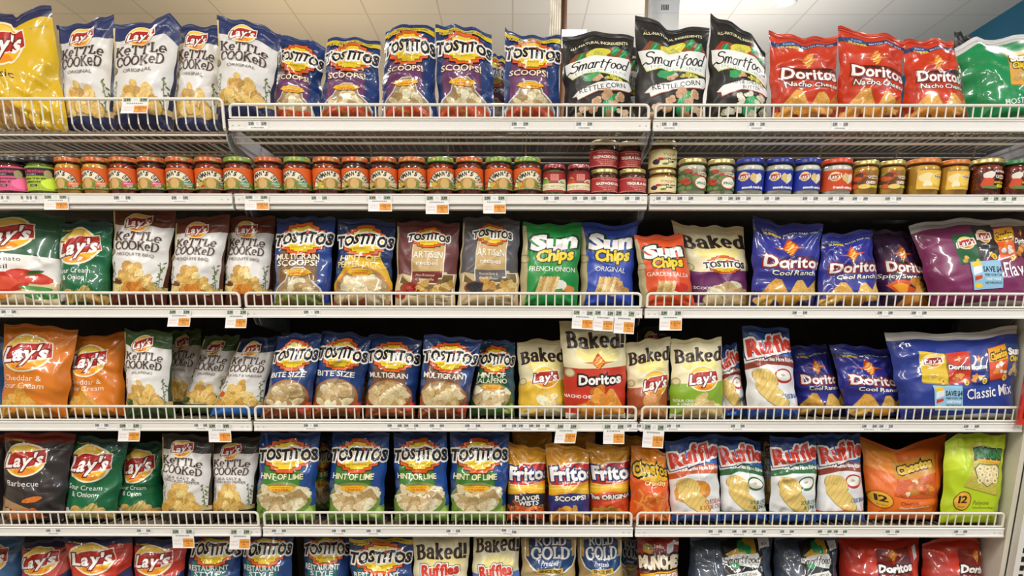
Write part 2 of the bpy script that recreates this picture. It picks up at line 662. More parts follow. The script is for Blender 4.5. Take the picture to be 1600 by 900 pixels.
def drape(design, part, P, N, lift0=0.0001):
    nv, nu = P.shape[0] - 1, P.shape[1] - 1
    d = design.cut(nu, nv).get(part)
    if d is None:
        return None
    i, j = d['cell'][:, 0], d['cell'][:, 1]
    a, b = (d['st'][:, 0] - i)[:, None], (d['st'][:, 1] - j)[:, None]
    low = d['low'][:, None] == 1

    def ip(Q):
        q00, q10, q01, q11 = Q[j, i], Q[j, i + 1], Q[j + 1, i], Q[j + 1, i + 1]
        return np.where(low, q00 + a * (q10 - q00) + b * (q11 - q10), q00 + b * (q01 - q00) + a * (q11 - q01))
    n = ip(N)
    n /= np.maximum(np.linalg.norm(n, axis=1, keepdims=True), 1e-9)
    lifts = np.array([p[3] for p in design.prims])
    # layers count from the bottom of the design
    pos = ip(P) + n * (lift0 + d['pid'] * STEP + lifts[d['pid']])[:, None]
    cols = [p[1] for p in design.prims]
    used = sorted({cols[k] for k in np.unique(d['tpid'])})
    mi = np.array([used.index(cols[k]) if cols[k] in used else 0 for k in range(len(cols))])
    return dict(v=pos, n=n, uv=d['st'] / [nu, nv], f=d['tri'], mi=mi[d['tpid']], cols=used)


def surface_piece(P, N, flip=False):
    nv, nu = P.shape[0] - 1, P.shape[1] - 1
    idx = np.arange((nv + 1) * (nu + 1)).reshape(nv + 1, nu + 1)
    a, b, c, d = idx[:-1, :-1].ravel(), idx[:-1, 1:].ravel(), idx[1:, 1:].ravel(), idx[1:, :-1].ravel()
    f = np.concatenate([np.stack([a, b, c], 1), np.stack([a, c, d], 1)])
    if flip:
        f = f[:, ::-1]
    u, v = np.meshgrid(np.linspace(0, 1, nu + 1), np.linspace(0, 1, nv + 1))
    return dict(v=P.reshape(-1, 3), n=N.reshape(-1, 3), uv=np.stack([u.ravel(), v.ravel()], 1), f=f)


def mesh_from(name, pieces, mats):
    """pieces with v, n, uv, f, mi (global material numbers)"""
    V = np.concatenate([p['v'] for p in pieces])
    Nn = np.concatenate([p['n'] for p in pieces])
    UV = np.concatenate([p['uv'] for p in pieces])
    off = np.cumsum([0] + [len(p['v']) for p in pieces[:-1]])
    Fa = np.concatenate([p['f'] + o for p, o in zip(pieces, off)])
    MI = np.concatenate([p['mi'] for p in pieces])
    me = bpy.data.meshes.new(name)
    me.vertices.add(len(V))
    me.vertices.foreach_set('co', V.astype(np.float32).ravel())
    me.loops.add(len(Fa) * 3)
    me.loops.foreach_set('vertex_index', Fa.astype(np.int32).ravel())
    me.polygons.add(len(Fa))
    me.polygons.foreach_set('loop_start', np.arange(0, len(Fa) * 3, 3, dtype=np.int32))
    for m in mats:
        me.materials.append(m)
    me.polygons.foreach_set('material_index', MI.astype(np.int32))
    me.polygons.foreach_set('use_smooth', np.ones(len(Fa), bool))
    uvl = me.uv_layers.new(name='UVMap')
    uvl.data.foreach_set('uv', UV[Fa.ravel()].astype(np.float32).ravel())
    me.update(calc_edges=True)
    me.normals_split_custom_set_from_vertices(Nn.astype(np.float32).tolist())
    return me


# ------------------------------------------------------------------ bag and label artwork
WHT, BLK = '#efedea', '#16120f'
CHIP = ['#d9ad55', '#e3be6a', '#c99a45', '#efd28a']
TORT = ['#d8c193', '#e4d2a8', '#c9ae7c', '#efe2bf', '#b3945f']
NACHO = ['#d9892e', '#e39a3b', '#c97422', '#e8ab52']


def ribbon_logo(d, cx, cy, w, h, tilt=6):
    """yellow disc crossed by a red banner with white lettering"""
    d.ell('#f6ecd0', cx, cy, w * .5, h * .54, 0, 30)
    d.ell('#f0b429', cx, cy, w * .455, h * .49, 0, 30)
    d.ell('#f6d054', cx - w * .04, cy + h * .22, w * .34, h * .24, 0, 22)
    d.ell('#e88f1d', cx + w * .03, cy - h * .36, w * .25, h * .11, 0, 20)
    t = math.tan(math.radians(tilt)) * d.aspect

    def bn(k, col):
        x0, x1 = cx - w * .5 - k, cx + w * .5 + k
        top = [(x0 + w * .05, cy + h * .1 + k), (cx - w * .2, cy + h * .27 + k), (cx + w * .15, cy + h * .27 + k), (x1 - w * .05, cy + h * .26 + k), (x1, cy - h * .14 - k)]
        bot = [(cx + w * .15, cy - h * .21 - k), (cx - w * .15, cy - h * .24 - k), (x0, cy - h * .22 - k)]
        d.poly(col, [(x, y + (x - cx) * t) for x, y in top + bot])
    bn(.012, '#f3ead6')
    bn(0, '#b8281c')
    d.text('#f4f1ec', "Lay's", cx, cy + h * .0, w * .84, h * .4, off=.03, shear=.22, rot=tilt, out=[('#7d1510', .075)])


def kettle(band, flavor, bottom, logo_u=.44, txt='#4a3022', extra='', chips=CHIP):
    d = Design('#dddad6', '#cdbb85', band, 'satin', .62, .085, hash(flavor) % 97 if False else len(flavor))
    d.poly('#d5c48e', [(0, 0), (.05, 0), (.03, .5), (.06, 1), (0, 1)])
    d.poly(band, [(.03, .87), (.3, .855), (.7, .85), (1, .84), (1, 1), (.03, 1)])
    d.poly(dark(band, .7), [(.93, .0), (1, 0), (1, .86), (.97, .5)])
    d.poly('#c9b077', [(0, .2), (.25, .25), (.6, .24), (1, .2), (1, .13), (0, .13)])
    d.rect(bottom, 0, 1, 0, .15)
    # herbs at both sides
    for sx, x0 in ((1, .08), (-1, .9)):
        d.line('#5c6b35', [(x0, .2), (x0 + sx * .01, .33), (x0 + sx * .035, .47)], .006)
        for k in range(12):
            y = .2 + k * .024
            d.blob(['#66773a', '#7d8f4c', '#4f5f2d'][k % 3], x0 + sx * d.rng.uniform(-.05, .05), y, .03, .008, d.rng.uniform(20, 70) * (1 if k % 2 else -1), 6, .2)
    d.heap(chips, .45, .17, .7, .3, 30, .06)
    if extra == 'pepper':
        d.blob('#3d5a2c', .16, .2, .1, .04, 10)
        d.blob('#55773a', .13, .21, .05, .02, 20)
    if extra == 'bbq':
        d.blob('#6b3d22', .16, .27, .13, .03, -12, 8, .1)
        d.blob('#e4d7b8', .1, .29, .04, .022, 0, 8, .1)
        d.heap(['#d98a32', '#c9772a', '#e09c48'], .52, .15, .6, .1, 7, .055)
    if extra == 'vinegar':
        d.blob('#d1592a', .13, .3, .08, .04, 20)
    ribbon_logo(d, logo_u, .885, .44, .185)
    d.text(txt, 'KeTTLe', .46, .735, .78, .085, 's', .012, arch=.12, rot=-3)
    d.text(txt, 'COOKeD', .46, .635, .76, .085, 's', .012, arch=.12, rot=-3)
    lines = flavor.split('/')
    for k, s in enumerate(lines):
        d.text('#6a5a50', s, .46, .545 - k * .04, min(.8, .1 + .045 * len(s)), .031, arch=.2, rot=-3)
    d.text('#cfd3da' if band != WHT else '#444444', '0g TRANS FAT', .82, .92, .22, .014, rot=-5)
    d.ell('#8d8052', .03, .58, .06, .035, 0, 16)
    return d


def classic_lays(base, lines, top=None, text='#f2efe9', tx=.38, ty=.43, logo=(.4, .74, .82, .42), chips=CHIP, extra='', fin='gloss', tw=.066):
    d = Design(base, '#c9c5c0', top or base, fin, .66, .09, len(lines) + len(base))
    if top:
        d.poly(top, [(0, .93), (.3, .94), (.6, .93), (1, .945), (1, 1), (0, 1)])
    if extra == 'classic':
        d.poly('~#b8863f', [(0, 0), (.7, 0), (.62, .14), (.45, .25), (.2, .33), (0, .36)])
        d.heap(['#c9a05a', '#d8b673', '#b98a45'], .25, .02, .7, .3, 10, .11)
    elif extra == 'tomato':
        d.poly('#efece6', [(0, .2), (1, .2), (1, .55), (.6, .57), (0, .58)])
        d.poly('#d8c49a', [(0, 0), (1, 0), (1, .26), (0, .24)])
        d.heap(['#d98a35', '#e2a04a'], .2, .16, .5, .16, 5, .09)
        d.blob('#c62f1c', .46, .27, .28, .11, 0, 14, .04)
        d.blob('#e0573e', .42, .26, .2, .075, 0, 12, .05)
        d.blob('#cf3a22', .72, .33, .24, .07, -20, 14, .04)
        d.blob('#3a6b2e', .78, .38, .09, .02, 20, 7, .3)
        d.blob('#2f7a2b', .85, .13, .2, .05, 0, 10, .12)
        d.blob('#3f8c38', .8, .2, .17, .025, -5, 9, .12)
    elif extra == 'cheddar':
        d.poly('~#d99a3a', [(0, 0), (.8, 0), (.75, .12), (.5, .27), (.2, .28), (0, .2)])
        d.heap(['#e2a23c', '#d98f2c', '#ecb658'], .36, .04, .72, .25, 12, .09)
    elif extra == 'bbq':
        d.poly('#a8835c', [(0, .3), (.35, .24), (.75, .13), (.7, .1), (.3, .17), (0, .2)])
        d.heap(['#c9a27c', '#b58a62'], .12, .1, .24, .1, 5, .05)
        d.heap(['#cf6a27', '#dd7f35'], .5, .05, .6, .14, 8, .07)
        d.blob('~#d8762c', .6, .29, .17, .035, 12)
    elif extra == 'onion':
        d.heap(['#d9b469', '#e3c684', '#cfa556'], .6, .06, .75, .2, 8, .085)
        for k in range(4):
            d.line('#7f9a4d', [(.25 + .1 * k, .02 + .02 * k), (.42 + .1 * k, .2 + .02 * k)], .012)
        d.blob('#dcd8d0', .08, .12, .17, .06)
    elif extra == 'wavy':
        d.poly('#232a55', [(0, .56), (.35, .5), (.7, .52), (1, .66), (1, 0), (0, 0)])
        d.text('#eceaf2', 'Wavy', .5, .47, .6, .1, off=.03, shear=.3, rot=-4)
        d.heap(CHIP, .5, .03, .8, .3, 14, .1)
    ribbon_logo(d, *logo)
    for k, s in enumerate(lines):
        d.text(text, s, tx + .03, ty - k * .085, tw * len(s), .062 if tw > .05 else .05, off=.0)
    if top:
        d.text('#d8b62c', 'SUMMER', .2, .955, .28, .02, off=.02)
    d.text('#9aa7a0', '0g TRANS FAT', .84, .86, .2, .014)
    return d


def ziggurat(d, cx, cy, w, h):
    def zig(f, col):
        st = [(.5, 0), (.5, .13), (.41, .15), (.41, .29), (.3, .31), (.3, .41), (.17, .43), (.17, .5)]
        q = [(x * w * f, y * h * f) for x, y in st]
        q = q + [(-x, y) for x, y in reversed(q)]
        q = q + [(-x, -y) for x, y in q[1:-1]]
        d.poly(col, [(cx + x, cy + y) for x, y in q])
    zig(1.05, BLK)
    zig(1.0, '#dd5a1d')
    zig(.83, BLK)
    zig(.79, '#e6c21d')
    d.tri('#efe9da', cx + w * .04, cy + h * .22, .03, 90)


def tostitos_logo(d, cx, cy, w, h):
    ziggurat(d, cx, cy, w * .9, h * 1.12)
    d.text(BLK, 'TOSTiTOS', cx, cy + h * .01, w, h * .33, off=.05, shear=.06, arch=.18, jit=.08, out=[('#f1eee8', .11), ])
    d.ell('#d23a25', cx + w * .085, cy + h * .24, .028, .016)
    d.text('#6b5a12', 'RESTAURANT STYLE', cx, cy - h * .27, w * .36, h * .055)


def tostitos(panel, title, window, side='#1b366e', base='#1d3670', bottom=None, txt='#efe0b8', badge='DIPPING', chips=TORT, top='#1d3670', px=(.1, .76)):
    d = Design(base, base, top, 'gloss', .6, .085, len(title) * 7 + len(window))
    d.rect(side, .74, 1, 0, 1)
    x0, x1 = px
    d.poly(dark(panel, .8), [(x0 - .02, .3), (x0 + .02, .72), (x1, .72), (x1 + .04, .3)])
    d.poly(panel, [(x0, .1), (x0 + .02, .71), (x1 - .02, .71), (x1 + .02, .1)])
    d.ell('#4c5a78', .05, .45, .07, .045, 0, 18)
    if window == 'bell':                     # scoop bags: white outlined bell
        bell = [(.06, .02), (.05, .13), (.1, .22), (.25, .3), (.31, .41), (.4, .45), (.56, .45), (.64, .41), (.68, .31), (.84, .21), (.9, .12), (.88, .02)]
        d.part = 'window'
        d.poly('#dcd6d0', [(x + (x - .48) * .06, y + .01) for x, y in bell])
        d.poly('~#a08a62', bell)
        d.lift = .0006
        d.heap(chips, .48, .06, .7, .3, 24, .065)
        d.lift = 0.001
        d.poly('~' + (bottom or '#c8502a'), [(.06, .02), (.06, .12), (.2, .17), (.4, .165), (.6, .15), (.8, .16), (.9, .1), (.88, .02)])
        d.heap(['#d9572c', '#c8431f', '#e3743f', '#8a9a3c'] if (bottom or '').lower() != '#7d8c3f' else ['#8fa04a', '#7d8c3f', '#a5b25c', '#c8502a'], .48, .04, .75, .12, 34, .022)
        d.lift = 0
        d.part = 'body'
        d.poly('#3f2140' if bottom is None else '#6a5a32', [(0, 0), (1, 0), (1, .05), (.7, .035), (.3, .035), (0, .05)])
    elif window in ('bowl', 'basket'):
        rim = {'bowl': '#7fa03c', 'basket': '#b5622c'}[window]
        body = {'bowl': '#6f9138', 'basket': '#9c4f22'}[window]
        if panel == '#1f5a2c':
            rim, body = '#2e6b2e', '#2b5f28'
        d.poly('~' + body, [(0, 0), (1, 0), (1, .2), (.5, .1), (0, .2)])
        d.part = 'window'
        d.ell(rim, .47, .275, .47, .215, 0, 30)
        d.ell('~#9a8458', .47, .285, .435, .195, 0, 30)
        d.lift = .0006
        d.heap(chips, .47, .15, .72, .25, 34, .075, 'tri' if window == 'bowl' or 'MULTI' in title else 'round', True)
        d.lift = .0012
        pts = arc(.47, .265, .47, .2, 180, 360, 20) + arc(.47, .29, .42, .17, 0, -180, 20)
        d.poly('~' + body, pts)
        d.lift = 0
        d.part = 'body'
        if window == 'bowl':
            d.ell('#86a843', .86, .13, .13, .08)
            d.ell('#a9c668', .86, .13, .1, .06)
        else:
            d.ell('#c8331f', .86, .15, .13, .075)
            d.ell('#dc5a44', .86, .15, .1, .055)
    elif window == 'jack':
        d.poly('#e2b51f', [(.14, .82), (.86, .82), (.8, .62), (.92, .46), (1, .3), (1, .0), (0, 0), (0, .28), (.16, .46), (.24, .62)])
        d.part = 'window'
        w = [(.03, .1), (.08, .28), (.22, .42), (.42, .47), (.6, .47), (.8, .4), (.93, .28), (.97, .1)]
        d.poly('#e0812a', [(x + (x - .5) * .06, y + .012) for x, y in w])
        d.poly('~#a58c60', w)
        d.lift = .0006
        d.heap(chips, .5, .1, .75, .3, 26, .09, 'tri')
        d.lift = 0
        d.part = 'body'
        d.poly('~#b5521c', [(0, 0), (1, 0), (1, .22), (.8, .14), (.5, .11), (.2, .14), (0, .22)])
    tostitos_logo(d, .5, .78, .96, .33)
    for k, s in enumerate(title.split('/')):
        d.text(txt, s, .44, (.55 if '/' not in title else .58) - k * .075, min(.74, .09 * len(s) + .04), .064, off=.02)
    if badge:
        y = .42 if window != 'bell' else .4
        d.poly('#e9b41f', [(.23, y - .01), (.28, y + .025), (.5, y + .033), (.66, y + .025), (.71, y - .01), (.63, y - .025), (.6, y - .042), (.34, y - .042), (.3, y - .025)])
        d.text('#c8401c', badge, .47, y - .02, .28, .026, off=.02)
        d.text('#5a3f10', 'NOW EVEN BETTER', .47, y + .01, .3, .011)
    return d


def summer_strip(d, y=.93, col='#20305c', s1='ROCK', s2='MATCH. SNAP. WIN', rot=-6):
    d.poly(col, [(0, y - .03), (.4, y - .02), (1, y + .035), (1, y + .075), (.4, y + .03), (0, y + .025)])
    d.ell('#2b4580', .26, y + .01, .15, .045, 0, 14)
    d.text('#aebfdf', s1, .26, y + .022, .16, .022, off=.02)
    d.text('#e8bf25', 'SUMMER', .27, y - .018, .26, .026, off=.04)
    d.text('#cfd6e6', s2, .68, y + .022, .5, .022, rot=6, off=.01)


def tostitos_summer(d):
    d.poly('#d5b81f', [(0, .955), (.5, .97), (1, .94), (1, 1), (0, 1)])
    d.text('#26365f', 'MATCH. SNAP. WIN', .55, .978, .6, .018, off=.02)
    d.text('#e3c024', 'SUMMER', .2, .945, .26, .024, off=.03, out=[('#26365f', .1)])
    return d


def flame(d, cx, cy, w, h, s=1):
    P = lambda q: [(cx + x * w, cy + y * h) for x, y in q]
    d.poly('#b5431a', P([(-.5, .0), (-.2, .05), (-.06, .42), (0, .52), (.05, .4), (.2, .08), (.5, .07), (.2, -.03), (.1, -.2), (-.04, -.5), (-.08, -.24), (-.2, -.05)]))
    d.poly('#e0701c', P([(-.4, .0), (-.16, .03), (-.04, .34), (.03, .34), (.14, .06), (.4, .06), (.14, -.03), (.02, -.3), (-.06, -.2), (-.16, -.04)]))
    for y, q in ((.26, .05), (.12, .1), (-.02, .15), (-.14, .11), (-.25, .05)):
        d.line('#f0b54a', P([(-q, y - .06), (q, y + .07)]), h * .05)
    d.line('#f6dd9a', P([(-.08, -.1), (.08, .12)]), h * .06)


def doritos(base, flavor, strip='#20305c', bar='#3a1a14', burst=False, strip_on=True, chips=NACHO, deep=None, tw=(.6, .9)):
    d = Design(base, '#a9a6a8', base, 'gloss', .68, .09, len(flavor))
    d.poly(deep or dark(base, .72), [(0, 0), (1, 0), (1, .2), (.5, .13), (0, .2)])
    if strip_on:
        summer_strip(d, .9, strip)
    flame(d, .52, .73, .55, .26)
    d.poly(bar, [(.14, .46), (.5, .475), (1, .48), (1, .62), (.9, .645), (.2, .62)])
    d.poly(dark(bar, 1.5), [(.2, .5), (1, .53), (1, .51), (.2, .48)])
    d.text('#efece8', 'Doritos', tw[0], .555, tw[1], .13, off=.03, shear=.05, grow=.0, out=[('#8a2418', .085)], dx=.0)
    d.text('#f0ece6', flavor, .58, .425, .068 * len(flavor), .055, off=.02, shear=.18, out=[(BLK, .07)])
    if burst:
        d.poly('#d8521c', [(.1, .3), (.3, .38), (.62, .36), (.5, .3), (.72, .24), (.5, .1), (.3, .18)])
        d.poly('#efa028', [(.2, .3), (.35, .34), (.5, .31), (.45, .2), (.3, .22)])
        d.heap(chips, .72, .05, .5, .32, 9, .12, 'tri')
    else:
        for x, y, r, a in ((.32, .2, .155, 84), (.7, .19, .15, 96), (1.0, .24, .13, 80), (.52, .07, .13, 275), (.16, .06, .1, 40)):
            c = chips[int(x * 10) % len(chips)]
            d.tri(dark(c, .75), x + .01, y - .008, r * 1.04, a)
            d.tri('~' + c, x, y, r, a)
    return d


def smartfood(flavor, blobcol='#8d4a26'):
    d = Design('#25221f', '#1d1b19', '#2a2724', 'satin', .66, .1, len(flavor))
    d.poly(blobcol, [(.05, .68), (.18, .8), (.45, .78), (.7, .88), (.9, .84), (1, .74), (1, .6), (.1, .6)])
    for x, y in ((.74, .83), (.86, .79), (.24, .725)):
        d.blob('#1d8a4c', x, y, .1, .035, 60, 8, .2)
        d.line('#7fc79a', [(x - .05, y - .03), (x, y + .01), (x + .03, y + .05)], .006)
    d.blob('#d9d04a', .5, .78, .2, .055, 25, 12, .05)
    d.heap(['#e6dd6a', '#cfc53c'], .5, .74, .22, .07, 14, .012)
    band = [(.03, .69), (.25, .71), (.55, .735), (.95, .76), (1, .7), (.97, .5), (.6, .53), (.3, .53), (.12, .49), (.06, .56)]
    d.poly('#c9cf4a', [(x, y - .01) for x, y in band])
    d.poly('#efeeea', band)
    d.text('#1f1c1a', 'Smartfood', .5, .64, .86, .12, 'r', .0, rot=5, shear=.3, out=[])
    d.text('#7fb89a', 'POPCORN', .54, .545, .74, .034, off=-.012, rot=3)
    d.blob('#2c9a55', .4, .475, .14, .045, 20)
    d.heap(['#dcd04a', '#e6dd6a'], .72, .46, .3, .05, 16, .013)
    d.heap(['#d9b08a', '#c99c74'], .5, .46, .12, .04, 3, .03, 'puff')
    rib = [(.12, .28), (.2, .34), (.5, .42), (.95, .47), (1, .4), (.95, .36), (.5, .33), (.2, .24), (.18, .28)]
    d.poly('#b03a2a' if 'MOVIE' in flavor else '#8d4a26', [(x, y - .012) for x, y in rib])
    d.poly('#efeeea', rib)
    if '/' in flavor:
        a, b = flavor.split('/')
        d.text('#2a2724', a, .6, .415, .6, .036, rot=9)
        d.text('#2a2724', b, .66, .37, .3, .036, rot=9)
    else:
        d.text('#2a2724', flavor, .55, .372, .68, .052, rot=11, off=.01)
    d.blob('#22a05a', .66, .17, .12, .13, -20, 9, .2)
    for k in range(4):
        d.line('#9fd9b4', [(.6 + k * .03, .28), (.63 + k * .03, .18), (.62 + k * .04, .07)], .005)
    pop = ['#d9b28c', '#e4c4a2', '#c79c74'] if 'KETTLE' in flavor else ['#d8d3b4', '#e9e4cc', '#c2bb96']
    for x, y in ((.3, .12), (.5, .22), (.62, .3), (.75, .2), (.88, .12), (.45, .14), (.85, .28), (.2, .03), (.7, .08)):
        d.heap(pop, x, y - .02, .08, .04, 3, .042, 'puff')
    d.text('#e6ddb0', 'ALL-NATURAL INGREDIENTS', .5, .89, .8, .03, rot=6, off=.02, arch=.3)
    return d


def sun_chips(base, flavor, chip=('#d9b878', '#c9a05a', '#e6cd97')):
    d = Design(base, '#b8a878', base, 'satin', .62, .085, len(flavor))
    d.poly('#b9ad80', [(0, 0), (.09, 0), (.12, .4), (.06, 1), (0, 1)])
    d.ell('#8b8055', .05, .6, .09, .055, 0, 18)
    d.ell('#b9ad80', .05, .6, .07, .042, 0, 18)
    d.text('#f1eeea', 'Sun', .54, .82, .74, .17, off=.06, shear=.1, rot=3, out=[('#1a3a26', .085)], jit=.04)
    d.text('#e8c826', 'Chips', .57, .655, .62, .13, off=.04, shear=.1, rot=3, out=[('#1a2a26', .075)], jit=.04)
    d.text('#ece8da', flavor, .54, .47, .06 * len(flavor) + .08, .06, off=.0, rot=-3, arch=.15)
    d.blob('#e9e6dc', .62, .27, .17, .075, 0, 12, .06)
    if 'ONION' in flavor:
        d.blob('#d98a3f', .84, .22, .1, .05, -10)
        d.blob('#4f8f3a', .6, .2, .13, .03, 10, 9, .3)
    elif 'SALSA' in flavor:
        d.blob('#c62f1c', .74, .28, .18, .08)
        d.blob('#3c7a34', .84, .2, .15, .03, 20)
    else:
        d.heap(['#c99a50', '#b98640', '#d9b06a'], .7, .18, .36, .17, 12, .045)
    for k in range(6):
        x = .24 + k * .055
        d.poly('~' + chip[k % 3], [(x, .16), (x + .05, .15), (x + .15, .37), (x + .1, .39)])
    return d


def baked(bg, brandf, low, lowtop=.5, chips=CHIP, flavor='', brand_c=(.55, .52), fin='satin', txt=(.56, .83)):
    d = Design('#e9dfb6', '#d4c68f', '#d9cb98', fin, .63, .09, len(flavor) + len(low))
    d.ell('#efe08a', .55, .72, .35, .1, 0, 22)
    for k in range(9):
        a = math.radians(20 + k * 17)
        d.line('#efe9cf', [(.55 + .1 * math.cos(a) / .63, .66 + .1 * math.sin(a)), (.55 + .4 * math.cos(a) / .63, .66 + .4 * math.sin(a))], .006)
    d.poly(low, [(0, 0), (1, 0), (1, lowtop + .02), (.5, lowtop), (0, lowtop - .01)])
    d.poly('#dcdcc8', [(0, 0), (1, 0), (1, .06), (0, .06)])
    d.text('#3b2a26', 'Baked!', txt[0], txt[1], txt[2] if len(txt) > 2 else 1.0, .16, 'S', .015, arch=.1, rot=2)
    brandf(d)
    if flavor:
        for k, s in enumerate(flavor.split('/')):
            d.text('#f3efe4', s, .26, .25 - k * .045, .045 * len(s), .034, off=.02)
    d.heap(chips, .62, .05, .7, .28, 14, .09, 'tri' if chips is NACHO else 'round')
    d.ell('#a89f78', .08, .5, .08, .05, 0, 18)
    d.ell('#d9cd9c', .08, .5, .06, .036, 0, 18)
    return d


def ruffles_word(d, cx, cy, w, h, rot=8, arch=.15):
    d.text('#d03a26', 'Ruffles', cx, cy, w, h, off=.05, arch=arch, rot=rot, grow=-.1, jit=.04, out=[('#16244f', .13), ('#f0edea', .09)])


def ruffles(flavor, ribbon_c, dip=True, chips='#e3c470', bandc='#d9482a', lo='#1d50a0'):
    d = Design('#e6e6e6', '#c9ccd2', '#1b3f86', 'gloss', .63, .085, len(flavor) + len(ribbon_c))
    d.poly('#2468b8', [(0, .68), (.3, .72), (.7, .72), (1, .66), (1, 1), (0, 1)])
    d.poly('#163f80', [(0, .9), (1, .9), (1, 1), (0, 1)])
    d.poly(ribbon_c, [(0, .62), (.4, .71), (1, .66), (1, .6), (.45, .64), (0, .55)])
    d.poly(ribbon_c, [(.16, .61), (.28, .735), (.9, .72), (1.0, .68), (1, .585), (.8, .62), (.33, .63)])
    d.text('#f3f1ec', 'RRRuffles Have Ridges!', .62, .678, .8, .045, off=.04, rot=-2, arch=.3)
    ruffles_word(d, .6, .835, 1.08, .16)
    if 'CHEDDAR' in flavor:
        d.blob('~#d98a2a', .5, .42, .28, .13, 0, 14, .04)
        d.poly('#e39a34', [(.4, .44), (.72, .5), (.6, .34)])
        d.blob('~#e0a040', .32, .36, .26, .12, -30)
    else:
        if dip:
            d.ell('#3b6b35' if 'SOUR' in flavor else '#b8331f', .72, .5, .2, .085)
            d.ell('#eceae2', .72, .505, .165, .06)
            d.blob('#b9b59a', .7, .51, .05, .015)
    # ridged chips
    for cx, cy, rx, ry, rot in ((.34, .47, .24, .11, -20), (.44, .31, .38, .105, -38)):
        d.blob(dark(chips, .72), cx, cy - .006, rx * 1.03, ry * 1.04, rot, 16, .05)
        d.rng.seed(3)
        d.blob(chips, cx, cy, rx, ry, rot, 16, .04)
        c, s = math.cos(math.radians(rot)), math.sin(math.radians(rot))
        for k in range(-3, 4):
            t = k / 4
            hh = ry * math.sqrt(1 - t * t) * .92
            x0, y0 = t * rx * d.aspect, hh
            p = [(cx + (x0 * c - y * s) / d.aspect, cy + x0 * s + y * c) for y in (hh, -hh)]
            d.line(dark(chips, .88), p, .009)
    for k, s in enumerate(flavor.split('/')):
        d.text('#2c62a8' if 'ORIG' in flavor else ('#2f6b45' if 'SOUR' in flavor and 'CHEDDAR' not in flavor else '#b5562a'), s, .84, .27 - k * .065, .05 * len(s) + .02, .05, 's', .015)
    d.poly(bandc, [(0, .1), (.5, .13), (1, .1), (1, .13), (.5, .165), (0, .13)])
    d.poly(lo, [(0, 0), (1, 0), (1, .1), (.5, .13), (0, .1)])
    return d


def fritos(low, line1, line2='', chips=('#d98f2f', '#e3a540', '#c97f25'), t1='#f0ede6', stick=False):
    d = Design('#dd9a22', '#b5731c', '#c98a1e', 'gloss', .56, .085, len(line1))
    d.poly('#e8b82c', [(0, .38), (.5, .47), (1, .42), (1, .55), (.5, .52), (0, .5)])
    d.poly('#f1cf5a', [(0, .44), (.5, .5), (1, .47), (1, .49), (.5, .515), (0, .465)])
    d.poly(low, [(0, 0), (1, 0), (1, .41), (.5, .44), (0, .36)])
    d.poly('#efe0c0', [(.04, .5), (.1, .66), (.4, .82), (1, .87), (1, .6), (.5, .52)])
    d.poly('#c02a1e', [(.05, .51), (.12, .65), (.42, .8), (1, .85), (1, .6), (.5, .53)])
    d.text('#f2efe9', 'Fritos', .6, .69, 1.04, .165, off=.04, shear=.1, rot=7, out=[('#24356b', .085)])
    d.text('#f2d9b0', 'BRAND', .6, .575, .42, .022, rot=7)
    d.text(t1, line1, .52, .36, .09 * len(line1) + .1, .06, off=.04, rot=5, shear=.08, out=[(BLK, .09)])
    if line2:
        for k, s in enumerate(line2.split('/')):
            d.text('#f0ede6' if k == 0 else '#e3a83a', s, .5, .285 - k * .07, .1 * len(s) + .06, .06 if k == 0 else .04, off=.03, rot=4, shear=.08)
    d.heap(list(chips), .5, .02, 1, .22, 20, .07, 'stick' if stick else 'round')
    return d


